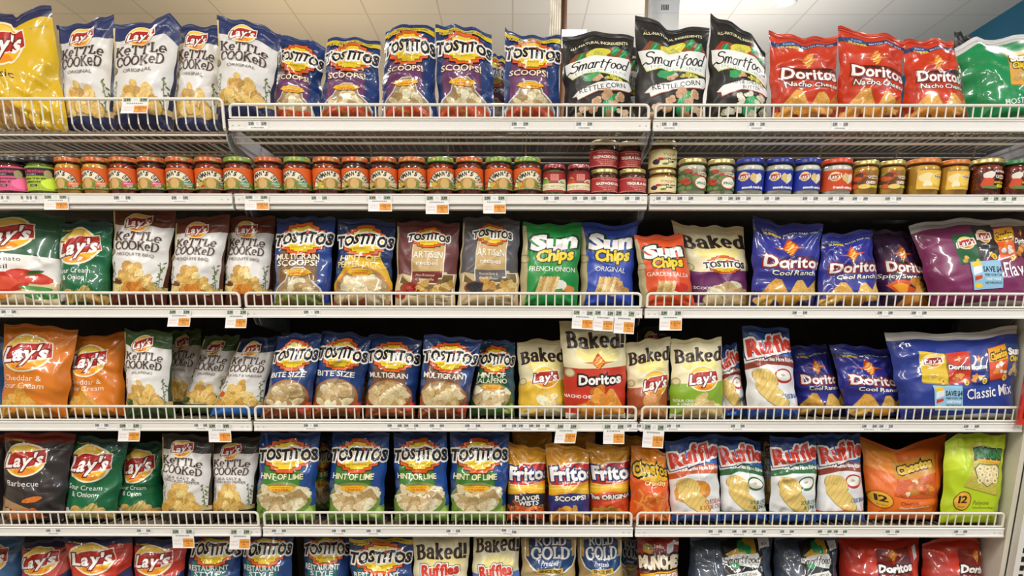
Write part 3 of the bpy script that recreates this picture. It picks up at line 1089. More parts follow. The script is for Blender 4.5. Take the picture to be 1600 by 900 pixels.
def multipack(base, word, bags, wx=.6, wy=.36, tcol='#f0edf0', wsize=.13, aspect=1.6, cream=True, top='#d9d4d0', wf=.045, roff=0):
    """large variety bag: row of small printed packs and a word"""
    d = Design(base, '#8b8790', top, 'gloss', aspect, .16, len(word))
    if cream:
        d.poly('#cfc9c6', [(0, .94), (.3, .965), (1, .95), (1, 1), (0, 1)])
        d.poly('#c9c4c2', [(.12, 0), (.3, .05), (.7, .09), (1, .06), (1, 0)])
    for k, (x, y, w, h, c, kind) in enumerate(bags):
        r = (k % 2 - .5) * .03 + roff
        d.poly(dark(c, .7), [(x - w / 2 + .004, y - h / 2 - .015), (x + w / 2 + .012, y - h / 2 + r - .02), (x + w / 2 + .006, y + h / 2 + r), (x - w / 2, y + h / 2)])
        d.poly(c, [(x - w / 2, y - h / 2), (x + w / 2, y - h / 2 + r), (x + w / 2 - .006, y + h / 2 + r), (x - w / 2 + .004, y + h / 2)])
        if kind == 'L':
            ribbon_logo(d, x, y + h * .2, w * .72, h * .4)
            d.heap(CHIP, x, y - h * .42, w * .6, h * .2, 4, .03)
        elif kind == 'D':
            flame(d, x, y + h * .3, w * .5, h * .3)
            d.text('#efece8', 'Doritos', x, y + h * .04, w * .88, h * .15, off=.04, out=[(BLK, .1)])
            d.heap(NACHO, x, y - h * .42, w * .7, h * .25, 4, .04, 'tri')
        elif kind == 'C':
            d.poly('#e0a22a', [(x - w * .48, y + h * .05), (x + w * .48, y + h * .05 + r), (x + w * .46, y + h * .48 + r), (x - w * .46, y + h * .48)])
            d.text('#e8b52a', 'Cheetos', x, y + h * .25, w * .8, h * .2, off=.06, rot=8, out=[(BLK, .12)])
            d.heap(['#dd7a2a', '#e6e0d4'], x, y - h * .3, w * .6, h * .3, 9, .03)
        elif kind == 'S':
            d.text('#f0ede8', 'Sun', x, y + h * .25, w * .75, h * .2, off=.06, out=[(BLK, .1)])
            d.text('#e3c42a', 'Chips', x, y + h * .03, w * .7, h * .16, off=.05, out=[(BLK, .1)])
            d.heap(['#d9b878', '#c9a05a'], x, y - h * .4, w * .5, h * .22, 5, .035)
        elif kind == 'F':
            d.ell('#b8281c', x, y + h * .15, w * .42, h * .2)
            d.text('#f0ede8', 'Fritos', x, y + h * .15, w * .8, h * .16, off=.05)
        d.ell('#e2b92c', x + w * .3, y - h * .5 + .01, .02 * 1.0, .036, 0, 18)
        d.text('#2a2410', '43243'[k % 5], x + w * .3, y - h * .5 + .01, .012, .036, off=.02)
    d.text(tcol, word, wx, wy, wf * len(word), wsize, off=.01, rot=4)
    return d


def twelve_pack(base, hi, kind):
    d = Design(base, '#9a7a50', base, 'satin', .8, .15, len(kind))
    d.poly(hi, [(0, .62), (.4, .6), (.42, 1), (0, 1)])
    if kind == 'cheese':
        q = [(.3, .32), (.9, .24), (.84, .5), (.88, .8), (.32, .78), (.36, .5)]
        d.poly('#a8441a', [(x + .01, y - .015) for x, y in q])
        d.poly('~#cf5a1f', q)
        d.poly('#c98a2a', [(.34, .55), (.86, .56), (.87, .8), (.33, .79)])
        d.text('#e3bb3c', 'Cheetos', .6, .68, .42, .1, off=.07, rot=3, arch=.2, out=[(BLK, .11)])
        d.heap(['#d98a2f', '#c9571f', '#e3cfa8', '#e0742a'], .62, .33, .4, .24, 26, .035)
        d.text('#7a2a12', 'Cheetos', .5, .215, .24, .05, off=.0)
        d.text('#f0e3d0', 'Cheese Flavored Snacks', .57, .15, .42, .026, off=.02)
        bx = .16
    else:
        q = [(.38, .4), (.93, .3), (.92, .6), (1, .82), (.5, .88), (.5, .6)]
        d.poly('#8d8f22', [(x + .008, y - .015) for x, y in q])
        d.poly('~#c3b84a', q)
        d.text('#2e7a45', 'FUNYUNS', .76, .76, .4, .09, off=.08, arch=.15, out=[('#1c3a28', .12)])
        d.poly('#e0a028', [(.6, .68), (.95, .66), (.95, .69), (.6, .71)])
        hp = [(.55, .6), (.62, .65), (.75, .64), (.88, .65), (.94, .6), (.93, .52), (.76, .4), (.58, .5)]
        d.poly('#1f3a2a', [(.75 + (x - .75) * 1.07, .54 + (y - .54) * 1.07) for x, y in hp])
        d.poly('~#e0cf9a', hp)
        for k in range(9):
            x, y = .62 + (k % 3) * .12 + (k // 3 % 2) * .03, .6 - (k // 3) * .065
            d.ell('#f0e3b8', x, y, .045, .03, 20 * k, 12)
            d.ell('#b89a5a', x, y, .025, .014, 20 * k, 10)
        d.text('#4a5a18', 'Funyuns', .62, .21, .26, .05, off=.0, shear=.15)
        d.text('#6a7a20', 'Onion Flavored Rings', .66, .15, .36, .022, off=.01)
        bx = .31
    d.ell('#4a3a12' if kind != 'cheese' else '#8d4a12', bx, .225, .135, .115, 0, 24)
    d.ell('#dfa62c', bx, .225, .122, .104, 0, 24)
    d.text('#2a2010', '12', bx, .245, .13, .08, off=.03)
    d.text('#6a4a18', 'Singles', bx, .16, .12, .025)
    return d


def cheetos_bag():
    d = Design('#dd5a1e', '#b5501c', '#c9701c', 'gloss', .56, .085, 5)
    d.poly('#e0861f', [(0, .78), (1, .75), (1, 1), (0, 1)])
    d.ell('#e8b52a', .55, .72, .48, .14, 0, 24)
    d.text('#e9bd33', 'Cheetos', .53, .74, .96, .16, off=.035, rot=6, arch=.25, grow=-.2, out=[('#14110e', .1)])
    d.text('#f0d27a', 'Crunchy', .62, .58, .56, .06, off=.04, shear=.15, rot=6, out=[('#b8331c', .1)])
    d.heap(['#dd7a2a', '#e68f3c', '#cf6420'], .5, .03, .95, .46, 40, .055, 'stick')
    return d


def rold_gold(kind):
    d = Design('#b39a68', '#8d7a50', '#a89264', 'gloss', .62, .09, len(kind))
    d.heap(['#8f5a2a', '#a86c35', '#7a4a20', '#c08a4a'], .5, .0, .95, .5, 60, .055, 'stick')
    k0 = len(d.prims)
    sh = [(.1, .98), (.08, .68), (.16, .58), (.32, .52), (.55, .49), (.78, .52), (.94, .58), (.97, .68), (.95, .98)]
    d.poly('#e4ddc8', [(.52 + (x - .52) * 1.06, .74 + (y - .74) * 1.07) for x, y in sh])
    d.poly('#20406f', sh)
    d.line('#c9a23a', [(.12, .96), (.11, .7)], .03)
    d.line('#c9a23a', [(.93, .96), (.94, .7)], .03)
    d.text('#ece9e2', 'ROLD', .52, .87, .54, .105, 's', .03)
    d.text('#ece9e2', 'GOLD', .52, .73, .68, .13, 's', .035)
    d.text('#d9dee8', 'Pretzels', .52, .61, .32, .05, off=.02, shear=.3)
    d.poly('#d9b03a', [(.28, .49), (.76, .5), (.76, .56), (.28, .55)])
    d.text('#2a2413', 'SINCE 1917', .52, .525, .4, .035, off=.03)
    d.prims[k0:] = [(q[0] + [0, .11],) + q[1:] for q in d.prims[k0:]]
    return d


def munchies():
    d = Design('#8d2416', '#6a1a10', '#8d2416', 'gloss', .62, .09, 2)
    d.poly('#a52d1a', [(.5, .6), (1, .68), (1, 1), (.6, 1)])
    d.ell('#d8902a', .25, .63, .13, .06, 0, 18)
    d.text('#8fae3a', 'Cheetos', .25, .65, .24, .04, off=.05, out=[(BLK, .1)])
    d.text('#efece8', 'Doritos', .52, .645, .24, .04, off=.03, rot=-6)
    d.poly('#cfd3dc', [(.7, .56), (.86, .58), (.86, .7), (.72, .68)])
    d.text('#f0ede8', 'Sun', .93, .69, .14, .045, off=.05)
    d.text('#ecdcbc', 'MUNCHIES', .56, .47, 1.02, .13, off=.06, jit=.04, out=[('#3a120a', .16)])
    d.poly('#e6bb2a', [(.05, .33), (.5, .37), (1, .36), (1, .2), (.05, .2)])
    d.text('#f3efe4', 'CHEESE FIX', .68, .3, .6, .07, off=.05, out=[('#b8401c', .1)])
    d.heap(NACHO, .5, .02, .9, .2, 20, .07)
    return d


def grey_multi():
    d = Design('#3d4656', '#2c323d', '#4a5362', 'gloss', 1.0, .15, 6)
    d.poly('#14110f', [(.36, 0), (.36, .84), (.8, .9), (.86, .8), (.86, 0)])
    d.poly('#c8992a', [(.4, .7), (.55, .77), (.64, .86), (.78, .9), (.78, .72), (.6, .66)])
    d.blob('#1f8a4c', .6, .78, .06, .06, 50)
    d.blob('#2c9a55', .68, .76, .05, .05, 70)
    band = [(.36, .67), (.55, .7), (.8, .72), (.83, .66), (.8, .55), (.55, .58), (.36, .62)]
    d.poly('#e9e7e0', band)
    d.text('#1f1c1a', 'Smartfood', .58, .645, .46, .085, 'r', .0, rot=3, shear=.3)
    d.text('#8fae9a', 'POPCORN', .64, .585, .3, .024, rot=2)
    d.blob('#2c9a55', .5, .58, .06, .03)
    rib = [(.4, .47), (.55, .5), (.78, .53), (.82, .48), (.78, .44), (.55, .43), (.42, .41)]
    d.poly('#e9e7e0', rib)
    d.text('#2a2724', 'WHITE CHEDDAR', .6, .472, .34, .035, rot=4, off=.01)
    d.heap(['#d9c4a0', '#e6d6b8', '#c4a884'], .6, .2, .44, .2, 14, .05, 'puff')
    d.part = 'price_sticker'
    d.poly('#eeedea', [(.82, .76), (.95, .78), (.95, .92), (.82, .91)])
    d.text('#3a3a3a', '4.29', .885, .81, .06, .03, off=.02)
    d.part = 'body'
    return d


def nacho_multi():
    d = Design('#c9331c', '#9d2616', '#d04428', 'gloss', 1.1, .16, 9)
    d.poly('#b02c1c', [(0, 0), (.45, 0), (.4, .5), (.1, .8), (0, .8)])
    d.poly('#7a2016', [(.42, .1), (.44, .76), (.86, .78), (.9, .1)])
    flame(d, .65, .7, .3, .18)
    d.text('#efe9e4', 'Doritos', .66, .56, .42, .085, off=.05, rot=2, out=[('#3a120c', .13)])
    d.text('#e6d6c8', 'Nacho Cheese', .63, .46, .3, .04, off=.02, shear=.15, rot=-2)
    d.heap(NACHO, .66, .12, .4, .24, 8, .1, 'tri')
    d.part = 'price_sticker'
    d.poly('#e9e6e2', [(.905, .62), (.96, .66), (.96, .8), (.905, .77)])
    d.text('#8a4a40', '4.29', .933, .71, .03, .03)
    d.part = 'body'
    return d


def artisan(base, panel2, fl, bowl):
    d = Design('#cdb68c', '#cdb68c', base, 'satin', .6, .085, len(fl))
    d.poly(base, [(.03, .4), (.03, 1), (1, 1), (1, .42), (.86, .4), (.85, .43), (.3, .43), (.26, .38), (.1, .41)])
    d.poly('#e4d9c0', [(.26, .27), (.28, .8), (.8, .8), (.8, .34), (.74, .34), (.72, .27)])
    d.poly('#c2a46c', [(.28, .4), (.29, .79), (.78, .79), (.78, .4)])
    d.poly(panel2, [(.28, .29), (.28, .43), (.5, .425), (.78, .44), (.78, .36), (.72, .355), (.71, .29)])
    d.part = 'window'
    w = [(.3, .16), (.95, .14), (.95, .4), (.8, .395), (.78, .34), (.72, .34), (.7, .275), (.28, .275), (.1, .38), (.07, .3), (.28, .24)]
    d.poly('#efe6cf', [(.55 + (x - .55) * 1.05, .27 + (y - .27) * 1.07) for x, y in w])
    d.poly('~#7a6238', w)
    d.lift = .0005
    d.heap(['#c79a4a', '#d8b060', '#b58638', '#e0c27e'], .66, .15, .5, .17, 16, .05, 'tri', True)
    d.lift = 0
    d.part = 'body'
    d.ell('#7a4526', .3, .22, .21, .08, -10)
    d.ell(bowl, .3, .225, .17, .06, -10)
    d.heap([bowl, dark(bowl, .7), dark(bowl, 1.3)], .3, .19, .22, .06, 14, .016)
    if bowl == '#9c2a1a':
        d.blob('#b8281c', .1, .15, .1, .05, -40)
    tostitos_logo(d, .53, .84, .66, .22)
    d.text('#efe9dc', 'ARTiSaN', .53, .63, .46, .075, off=.01, jit=.03)
    d.text('#efe9dc', 'recipes', .53, .53, .34, .05, off=.01)
    for k, s in enumerate(fl.split('/')):
        d.text('#eadfc8', s, .5, .385 - k * .05, .3, .03, shear=.2)
    d.text('#5a4a2a', 'distinctive & perfect', .72, .11, .36, .018, shear=.2)
    d.text('#5a4a2a', '100% natural ingredients', .72, .085, .4, .018, shear=.2)
    return d


def lays_brand(cx=.55, cy=.5, w=.58, h=.28):
    return lambda d: ribbon_logo(d, cx, cy, w, h)


def doritos_brand(d):
    flame(d, .55, .62, .5, .2)
    d.text('#efece8', 'Doritos', .56, .44, .66, .1, off=.04, rot=3, out=[('#2a0f0a', .14)])


def ruffles_brand(d):
    ruffles_word(d, .5, .63, .66, .12, 6, .1)


def tostitos_brand(d):
    tostitos_logo(d, .6, .54, .62, .2)


def shift(d, dx, dy, y0=-9, part=None):
    d.prims = [((q[0] + [dx, dy] if q[0][..., 1].max() > y0 else q[0]),) + q[1:] for q in d.prims]
    return d


DES = {}
DES['classic'] = classic_lays('#dcb41a', ['Classic'], '#272b55', '#3a2a12', .3, .48, (.37, .75, .62, .38), extra='classic')
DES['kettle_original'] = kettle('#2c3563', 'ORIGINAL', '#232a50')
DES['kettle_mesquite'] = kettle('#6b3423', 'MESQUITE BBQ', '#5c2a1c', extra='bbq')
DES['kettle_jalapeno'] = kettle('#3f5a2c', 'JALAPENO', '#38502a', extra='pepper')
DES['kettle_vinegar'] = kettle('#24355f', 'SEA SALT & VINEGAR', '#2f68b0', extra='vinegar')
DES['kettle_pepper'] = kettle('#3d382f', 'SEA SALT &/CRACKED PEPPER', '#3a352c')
DES['scoops'] = tostitos_summer(tostitos('#6b3a63', 'SCOOPS!', 'bell'))
DES['scoops_plain'] = tostitos('#6b3a63', 'SCOOPS!', 'bell')
DES['scoops_guac'] = tostitos('#7a5a36', 'MULTIGRAIN/SCOOPS!', 'bell', '#1d3a86', '#1c387c', '#7d8c3f', '#efe6d0')
DES['jack'] = tostitos('#1d3a72', 'HINT OF/PEPPER JACK', 'jack', '#1b3464', '#1b3464', None, '#f0e0a0', 'CRISPIER')
DES['artisan_chipotle'] = artisan('#6b3a38', '#7a2f26', 'Fire-Roasted/Chipotle', '#9c2a1a')
DES['artisan_bean'] = artisan('#565256', '#5f5b5c', 'Roasted Garlic &/Black Bean', '#2a2a30')
DES['bite'] = tostitos('#1d3d7a', 'BITE SIZE', 'basket', '#1b366e', '#1d3a74', None, '#e9e6e0', None, TORT)
DES['multigrain'] = tostitos('#6b4a36', 'MULTIGRAIN', 'basket', '#1b366e', '#1d3a74', None, '#efe6d6', None, ['#c9ab72', '#d8bf8a', '#b8975c', '#e4d2a4'])
DES['jalapeno_tort'] = tostitos('#1f5a2c', 'HINT OF/JALAPENO', 'bowl', '#1f4a5a', '#1d3a4c', None, '#e6e6c8', 'CRISPIER')
DES['lime'] = tostitos('#3f7a2c', 'HINT OF LIME', 'bowl', '#1d468c', '#1b3f80', None, '#ece9b8', 'CRISPIER')
DES['restaurant'] = shift(tostitos('#2a6a70', 'RESTAURANT/STYLE', 'basket', '#233f78', '#26406c', None, '#dfe6e0', None), 0, .09, .3)
DES['restaurant_summer'] = tostitos_summer(tostitos('#2a6a70', 'RESTAURANT/STYLE', 'basket', '#233f78', '#26406c', None, '#dfe6e0', None))
DES['kettle_corn'] = smartfood('KETTLE CORN')
DES['movie'] = smartfood('MOVIE THEATER/BUTTER', '#a8331f')
DES['nacho'] = doritos('#c93712', 'Nacho Cheese', tw=(.55, .82))
DES['ranch'] = doritos('#2b2f8e', 'Cool Ranch', '#1c2250', '#1d2266', chips=['#d9a444', '#e3b65a', '#c9922f'])
DES['chili'] = doritos('#40204e', 'Spicy Sweet Chili', '#1c1420', '#241318', True, False)
DES['hostess'] = multipack('#12874a', 'MOSTLY GOOD', [(.42, .62, .2, .42, '#d9a03a', 'S'), (.62, .66, .17, .34, '#cbbfa4', 'L'), (.82, .62, .17, .4, '#3f4aa0', 'D')], .52, .23, '#dfeee4', .06, 1.1, True, '#d9d9d6', .05)
DES['tomato'] = classic_lays('#245a3c', ['Garden Tomato', '& Basil'], None, '#4a4038', .3, .52, (.44, .79, .62, .36), extra='tomato', tw=.049)
DES['onion'] = classic_lays('#12663f', ['Sour Cream', '& Onion'], '#1c4a44', extra='onion', ty=.44, logo=(.42, .73, .86, .42))
DES['cheddar'] = classic_lays('#d97a1c', ['Cheddar &', 'Sour Cream'], None, '#f3e6cf', .36, .46, (.4, .73, .72, .38), extra='cheddar')
DES['barbecue'] = classic_lays('#2f2a2a', ['Barbecue'], '#8d2a20', '#ece6df', .36, .47, (.38, .74, .66, .36), extra='bbq')
DES['wavy'] = classic_lays('#bb3322', [], '#272b55', extra='wavy', logo=(.42, .78, .76, .34))
DES['blue_lays'] = classic_lays('#3f6a9c', ['Lightly', 'Salted'], None, '#e6e6e6', .4, .4, (.42, .76, .8, .4), extra='onion')
DES['sun_green'] = sun_chips('#1f8a3c', 'FRENCH ONION')
DES['sun_blue'] = sun_chips('#2f48a8', 'ORIGINAL')
DES['sun_red'] = sun_chips('#dd5326', 'GARDEN SALSA')
DES['baked_tost'] = baked('', tostitos_brand, '#6b2f63', .46, TORT, 'SCOOPS!')
DES['baked_lays'] = baked('', lays_brand(.55, .55), '#e3b93c', .5, ['#ecd9a0', '#f2e6c0', '#e3c26a'])
DES['baked_dor'] = baked('', doritos_brand, '#c2331f', .56, NACHO, 'NACHO CHEESE', txt=(.52, .85, .88))
DES['baked_bbq'] = baked('', lays_brand(.64, .47, .66, .33), '#a0512c', .44, ['#c9854a', '#d89a5e'], '')
DES['baked_green'] = baked('', lays_brand(.57, .54, .6, .31), '#86ac2c', .48, ['#d9bd7a', '#e6d096'], 'SOUR CREAM/& ONION')
DES['baked_ruf'] = baked('', ruffles_brand, '#c9742c', .5, CHIP, '', txt=(.5, .84, .88))
DES['baked_ruf_blue'] = baked('', ruffles_brand, '#5a74c0', .6, CHIP, '', txt=(.52, .93, .92))
DES['ruf_orig'] = ruffles('ORIGINAL', '#8d3a2a')
DES['ruf_sour'] = ruffles('SOUR CREAM/& ONION', '#2f6b3c', bandc='#3f8a4a')
DES['ruf_cheddar'] = ruffles('CHEDDAR/& SOUR CREAM', '#c2562a', bandc='#d9702a')
DES['frit_twist'] = fritos('#2a2c3a', 'FLAVOR', 'TWISTS/HONEY BBQ', ('#cf5a22', '#dd7430', '#b84a1a'), stick=True)
DES['frit_scoop'] = fritos('#2c3478', 'SCOOPS!')
DES['frit_orig'] = fritos('#cf4a22', 'The ORIGINAL')
DES['cheetos'] = cheetos_bag()
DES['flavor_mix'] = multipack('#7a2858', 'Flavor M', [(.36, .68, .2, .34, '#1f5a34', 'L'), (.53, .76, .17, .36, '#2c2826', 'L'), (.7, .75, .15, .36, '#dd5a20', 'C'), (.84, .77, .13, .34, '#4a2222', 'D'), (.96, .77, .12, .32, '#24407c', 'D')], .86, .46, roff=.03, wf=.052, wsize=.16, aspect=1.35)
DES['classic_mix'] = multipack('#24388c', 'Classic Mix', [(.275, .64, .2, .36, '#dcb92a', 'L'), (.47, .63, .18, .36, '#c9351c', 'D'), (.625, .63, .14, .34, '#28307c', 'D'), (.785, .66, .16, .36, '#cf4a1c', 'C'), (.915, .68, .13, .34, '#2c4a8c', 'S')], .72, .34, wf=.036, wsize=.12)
for nm, x0, x1, y0, y1, rt in (('flavor_mix', .35, .63, .2, .52, .03), ('classic_mix', .25, .49, .12, .42, 0.0)):
    d = DES[nm]
    d.part = 'coupon_sticker'
    d.lift = .0004
    d.poly('#8fbcd6', [(x0, y0), (x1, y0 + rt), (x1 - .008, y1 + rt), (x0 - .008, y1)])
    cx, cy, w, h = (x0 + x1) / 2, (y0 + y1 + rt) / 2, x1 - x0, y1 - y0
    d.ell('#e9c52a', x0 + w * .18, cy + h * .36, w * .16, h * .1)
    d.poly('#dfe2ea', [(x0 + w * .04, cy - h * .02), (x0 + w * .33, cy + h * .1), (x0 + w * .34, cy + h * .33), (x0 + w * .05, cy + h * .26)])
    d.poly('#c8401c', [(x0 + w * .05, cy - h * .22), (x0 + w * .3, cy - h * .12), (x0 + w * .31, cy + .0), (x0 + w * .06, cy - h * .06)])
    d.ell('#e9c52a', x0 + w * .17, cy - h * .38, w * .13, h * .09)
    d.text('#1c2a3a', 'SAVE $4', cx + w * .17, cy + h * .2, w * .58, h * .19, off=.04)
    d.text('#1c2a3a', 'WHEN YOU BUY ONE', cx + w * .17, cy + h * .0, w * .58, h * .08, off=.03)
    d.text('#e9eef2', 'VARIETY PACK', cx + w * .17, cy - h * .14, w * .5, h * .08, off=.03)
    d.text('#1c2a3a', 'AND TWELVE PACK', cx + w * .17, cy - h * .28, w * .56, h * .07, off=.03)
    d.part, d.lift = 'body', 0
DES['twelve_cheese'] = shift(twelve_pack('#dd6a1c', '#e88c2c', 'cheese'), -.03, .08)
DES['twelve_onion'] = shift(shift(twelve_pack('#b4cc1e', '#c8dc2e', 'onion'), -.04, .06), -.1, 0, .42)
DES['rold'] = rold_gold('twists')
DES['rold_stick'] = rold_gold('sticks')
DES['munchies'] = shift(munchies(), 0, .27)
DES['grey_multi'] = shift(grey_multi(), 0, .13)
DES['nacho_multi'] = shift(nacho_multi(), -.05, .14)


# jar labels ------------------------------------------------------
def jar_design(base, asp=1.9):
    return Design(base, base, base, 'paper', asp, 0, 1)


def newman(fruit, tagc):
    d = jar_design('#d9601c')
    d.rect('#d9601c', 0, 1, .0, 1)
    d.poly('#7f9a3c', [(0, 0), (1, 0), (1, .3), (0, .3)])
    d.heap([fruit, '#c9b03a', '#5f7a30', '#b8431f'], .5, .02, 1, .3, 26, .1, 'round', True)
    d.poly('#3a2a1a', arc(.5, .14, .235, .76, 180, 0, 24))
    d.poly('#e9dfc4', arc(.5, .14, .226, .73, 180, 0, 24))
    word = "NEWMAN'S OWN"
    n = len(word)
    for k, ch in enumerate(word):
        if ch == ' ':
            continue
        t = 160 - 140 * k / (n - 1)
        x, y = .5 + .188 * math.cos(math.radians(t)), .14 + .6 * math.sin(math.radians(t))
        d.text('#1f1712', ch, x, y, {"'": .01, 'W': .044, 'M': .042}.get(ch, .031), .18, off=.05, rot=(t - 90) * .6)
    d.poly('~#a8863c', arc(.5, .08, .15, .46, 180, 0, 20))
    d.heap([fruit, '#c9b03a', '#6f8a38', '#b8431f'], .5, .06, .3, .3, 14, .08, 'round', True)
    d.ell('#cfa868', .5, .27, .06, .25, 0, 22)
    d.poly('#5f7a30', [(.2, 0), (.8, 0), (.8, .07), (.2, .07)])
    d.poly(tagc, [(.6, .16), (.74, .2), (.74, .36), (.6, .32)])
    d.text('#f0eee0', 'MEDIUM', .67, .26, .1, .07)
    d.text('#d9d2b0', 'ALL NATURAL SALSA', .5, .05, .5, .05)
    return d


def two_tone(top, low, head, l1, l2):
    d = jar_design(low)
    d.rect('#2a2526', 0, 1, .6, .93)
    d.rect(top, 0, 1, .93, 1)
    d.text(top if top != '#8fae3a' else '#cf3f68', head, .45, .8, .34, .13, off=.03, shear=.2)
    d.text('#d9d6d2', 'KITCHEN', .42, .66, .16, .05)
    d.text('#2f2224', l1, .46, .5, .3, .08, off=.03)
    d.text('#2f2224', l2, .46, .36, .3, .08, off=.03)
    d.rect('#241d1e', .4, .5, .16, .25)
    d.text('#e9e6e2', 'MED', .45, .205, .06, .05)
    d.ell('#a39a6a', .64, .68, .05, .17)
    d.blob(dark(low, 1.25), .66, .3, .12, .22)
    return d


def artichoke(name):
    d = jar_design('#a02c2c', 1.7)
    d.rect('#7a2020', 0, 1, .9, 1)
    d.rect('#d98a7a', .44, .58, .55, .86)
    d.text('#a02c2c', 'RED', .51, .77, .1, .1)
    d.text('#a02c2c', 'POT', .51, .64, .1, .1)
    d.rect('#7d6a62', .4, .62, .46, .53)
    a, b = ('#8fae4a', '#e0d8b4') if 'ART' in name else ('#cf5a2a', '#e3a86a')
    d.heap([a, b, dark(a, .8)], .33, .48, .12, .24, 7, .1)
    d.heap([a, b, '#efe6d0'], .68, .48, .12, .24, 7, .1)
    d.rect('#e6dcb4', .22, .78, .1, .42)
    d.text('#4a3a2a', name, .5, .27, .48, .12, off=-.01)
    d.text('#8a7a5a', 'DIP & SPREAD', .5, .16, .28, .05)
    return d


def red_salsa(name):
    d = jar_design('#a83232', 2.0)
    d.line('#e0a08c', [(0, .95), (1, .95)], .03)
    d.line('#e0a08c', [(0, .05), (1, .05)], .03)
    d.text('#f0d9c8', 'The Silver Palate', .52, .82, .26, .08, arch=.3, shear=.2)
    d.text('#f3ece0', name, .52, .58, .4, .16, off=.05)
    d.text('#e6b8a4', 'MADE WITH RIPE TOMATOES', .52, .38, .32, .06)
    d.text('#e6b8a4', 'MILD & SWEET', .52, .27, .24, .06)
    d.text('#f0dccb', 'NET WT 12 OZ', .52, .15, .18, .06)
    return d


def eggplant():
    d = jar_design('#d9c988', 2.0)
    d.poly('#e6dba8', [(.25, .1), (.25, .75), (.36, .85), (.5, .97), (.66, .85), (.78, .75), (.78, .1)])
    for x in (.12, .88):
        for k in range(7):
            d.line('#8a7a45', [(x - .06, .3 + k * .08), (x + .06, .3 + k * .08)], .012)
    d.text('#c8742a', 'Veggie', .54, .74, .22, .17, off=.0, shear=.1)
    d.text('#3a2f2a', 'EGGPLANT', .54, .46, .28, .1, off=.04)
    d.text('#3a2f2a', 'DIP', .56, .3, .1, .1, off=.04)
    d.blob('#3a2338', .34, .3, .06, .15, 10)
    d.blob('#b8331f', .4, .45, .05, .08)
    d.blob('#e9e0d4', .72, .26, .05, .1)
    d.blob('#5f7a3a', .47, .18, .05, .07)
    return d


def cream_label(kind):
    d = jar_design('#5f7a3c', 2.0)
    if kind == 'spinach':
        d.poly('#3f5f2c', [(.2, 0), (.8, 0), (.8, .35), (.2, .25)])
        d.heap(['#4a6b32', '#6a8a48', '#dcd8c4', '#b8432a'], .5, .05, .6, .9, 26, .12, 'round', True)
        d.ell('#cf5a3a', .55, .35, .11, .3)
        d.ell('#eae6d6', .55, .35, .098, .265)
        d.text('#3f7a3c', 'SPINACH', .55, .33, .16, .12, off=.04)
    return d


def mini_tost(d, cx, cy, w):
    d.ell('#cf5a22', cx, cy, w * .36, w * .7)
    d.ell('#e6c02a', cx, cy, w * .3, w * .58)
    d.text(BLK, 'Tostitos', cx, cy, w, w * .5, off=.06, out=[('#f0ede6', .16)])


def ranch_label(base, word):
    d = jar_design(base, 2.0)
    ribbon_logo(d, .36, .68, .14, .42)
    hp = [(.53, .3), (.45, .52), (.445, .7), (.48, .84), (.53, .76), (.58, .84), (.615, .7), (.61, .52)]
    d.poly('~#d9bd7a', hp)
    d.poly('~#ece3cc', [(.53, .3), (.53, .76), (.58, .84), (.615, .7), (.61, .52)])
    d.text('#f0edea', word, .5, .14, .3, .12, off=.04)
    return d


def queso_label(kind):
    d = jar_design('#d9a72c', 2.0)
    if kind == 'queso':
        d.heap(['#b8331f', '#5f3a1f', '#cf5a2a', '#7f9a3c'], .36, .2, .24, .75, 20, .12, 'round', True)
        d.ell('#7a4a22', .52, .42, .09, .24)
        d.ell('#e3c26a', .44, .2, .09, .12)
        d.text('#f0ede6', 'QUESO', .53, .4, .14, .12, off=.05)
        d.rect('#d9d92c', .5, .64, .14, .25)
        d.text('#4a5a1c', 'MEDIUM', .57, .195, .1, .07)
    else:
        d.poly('#e3b84a', [(.3, .05), (.72, .05), (.72, .95), (.3, .95)])
        d.blob('#ecd9a0', .4, .6, .09, .22)
        d.blob('#f0e3b8', .42, .3, .06, .15)
        d.ell('#efc95a', .54, .55, .1, .3)
        d.text('#a85a1f', 'SMOOTH & CHEESY', .53, .18, .26, .07)
    mini_tost(d, .56, .66, .15)
    return d


def salsa_label(tagc):
    d = jar_design('#7a2c1a', 2.0)
    d.blob('#e3ddd0', .4, .72, .07, .18)
    d.blob('#cf4a2a', .39, .34, .08, .26)
    d.blob('#5f7a3a', .46, .16, .12, .1)
    d.text('#f0e9dc', 'All Natural', .55, .9, .2, .1, off=.03)
    mini_tost(d, .56, .64, .16)
    d.text('#e3c02c', 'CHUNKY SALSA', .56, .38, .2, .09, off=.04)
    d.rect(tagc, .5, .63, .16, .28)
    d.text('#2f3a12', 'MEDIUM', .565, .22, .1, .07)
    return d


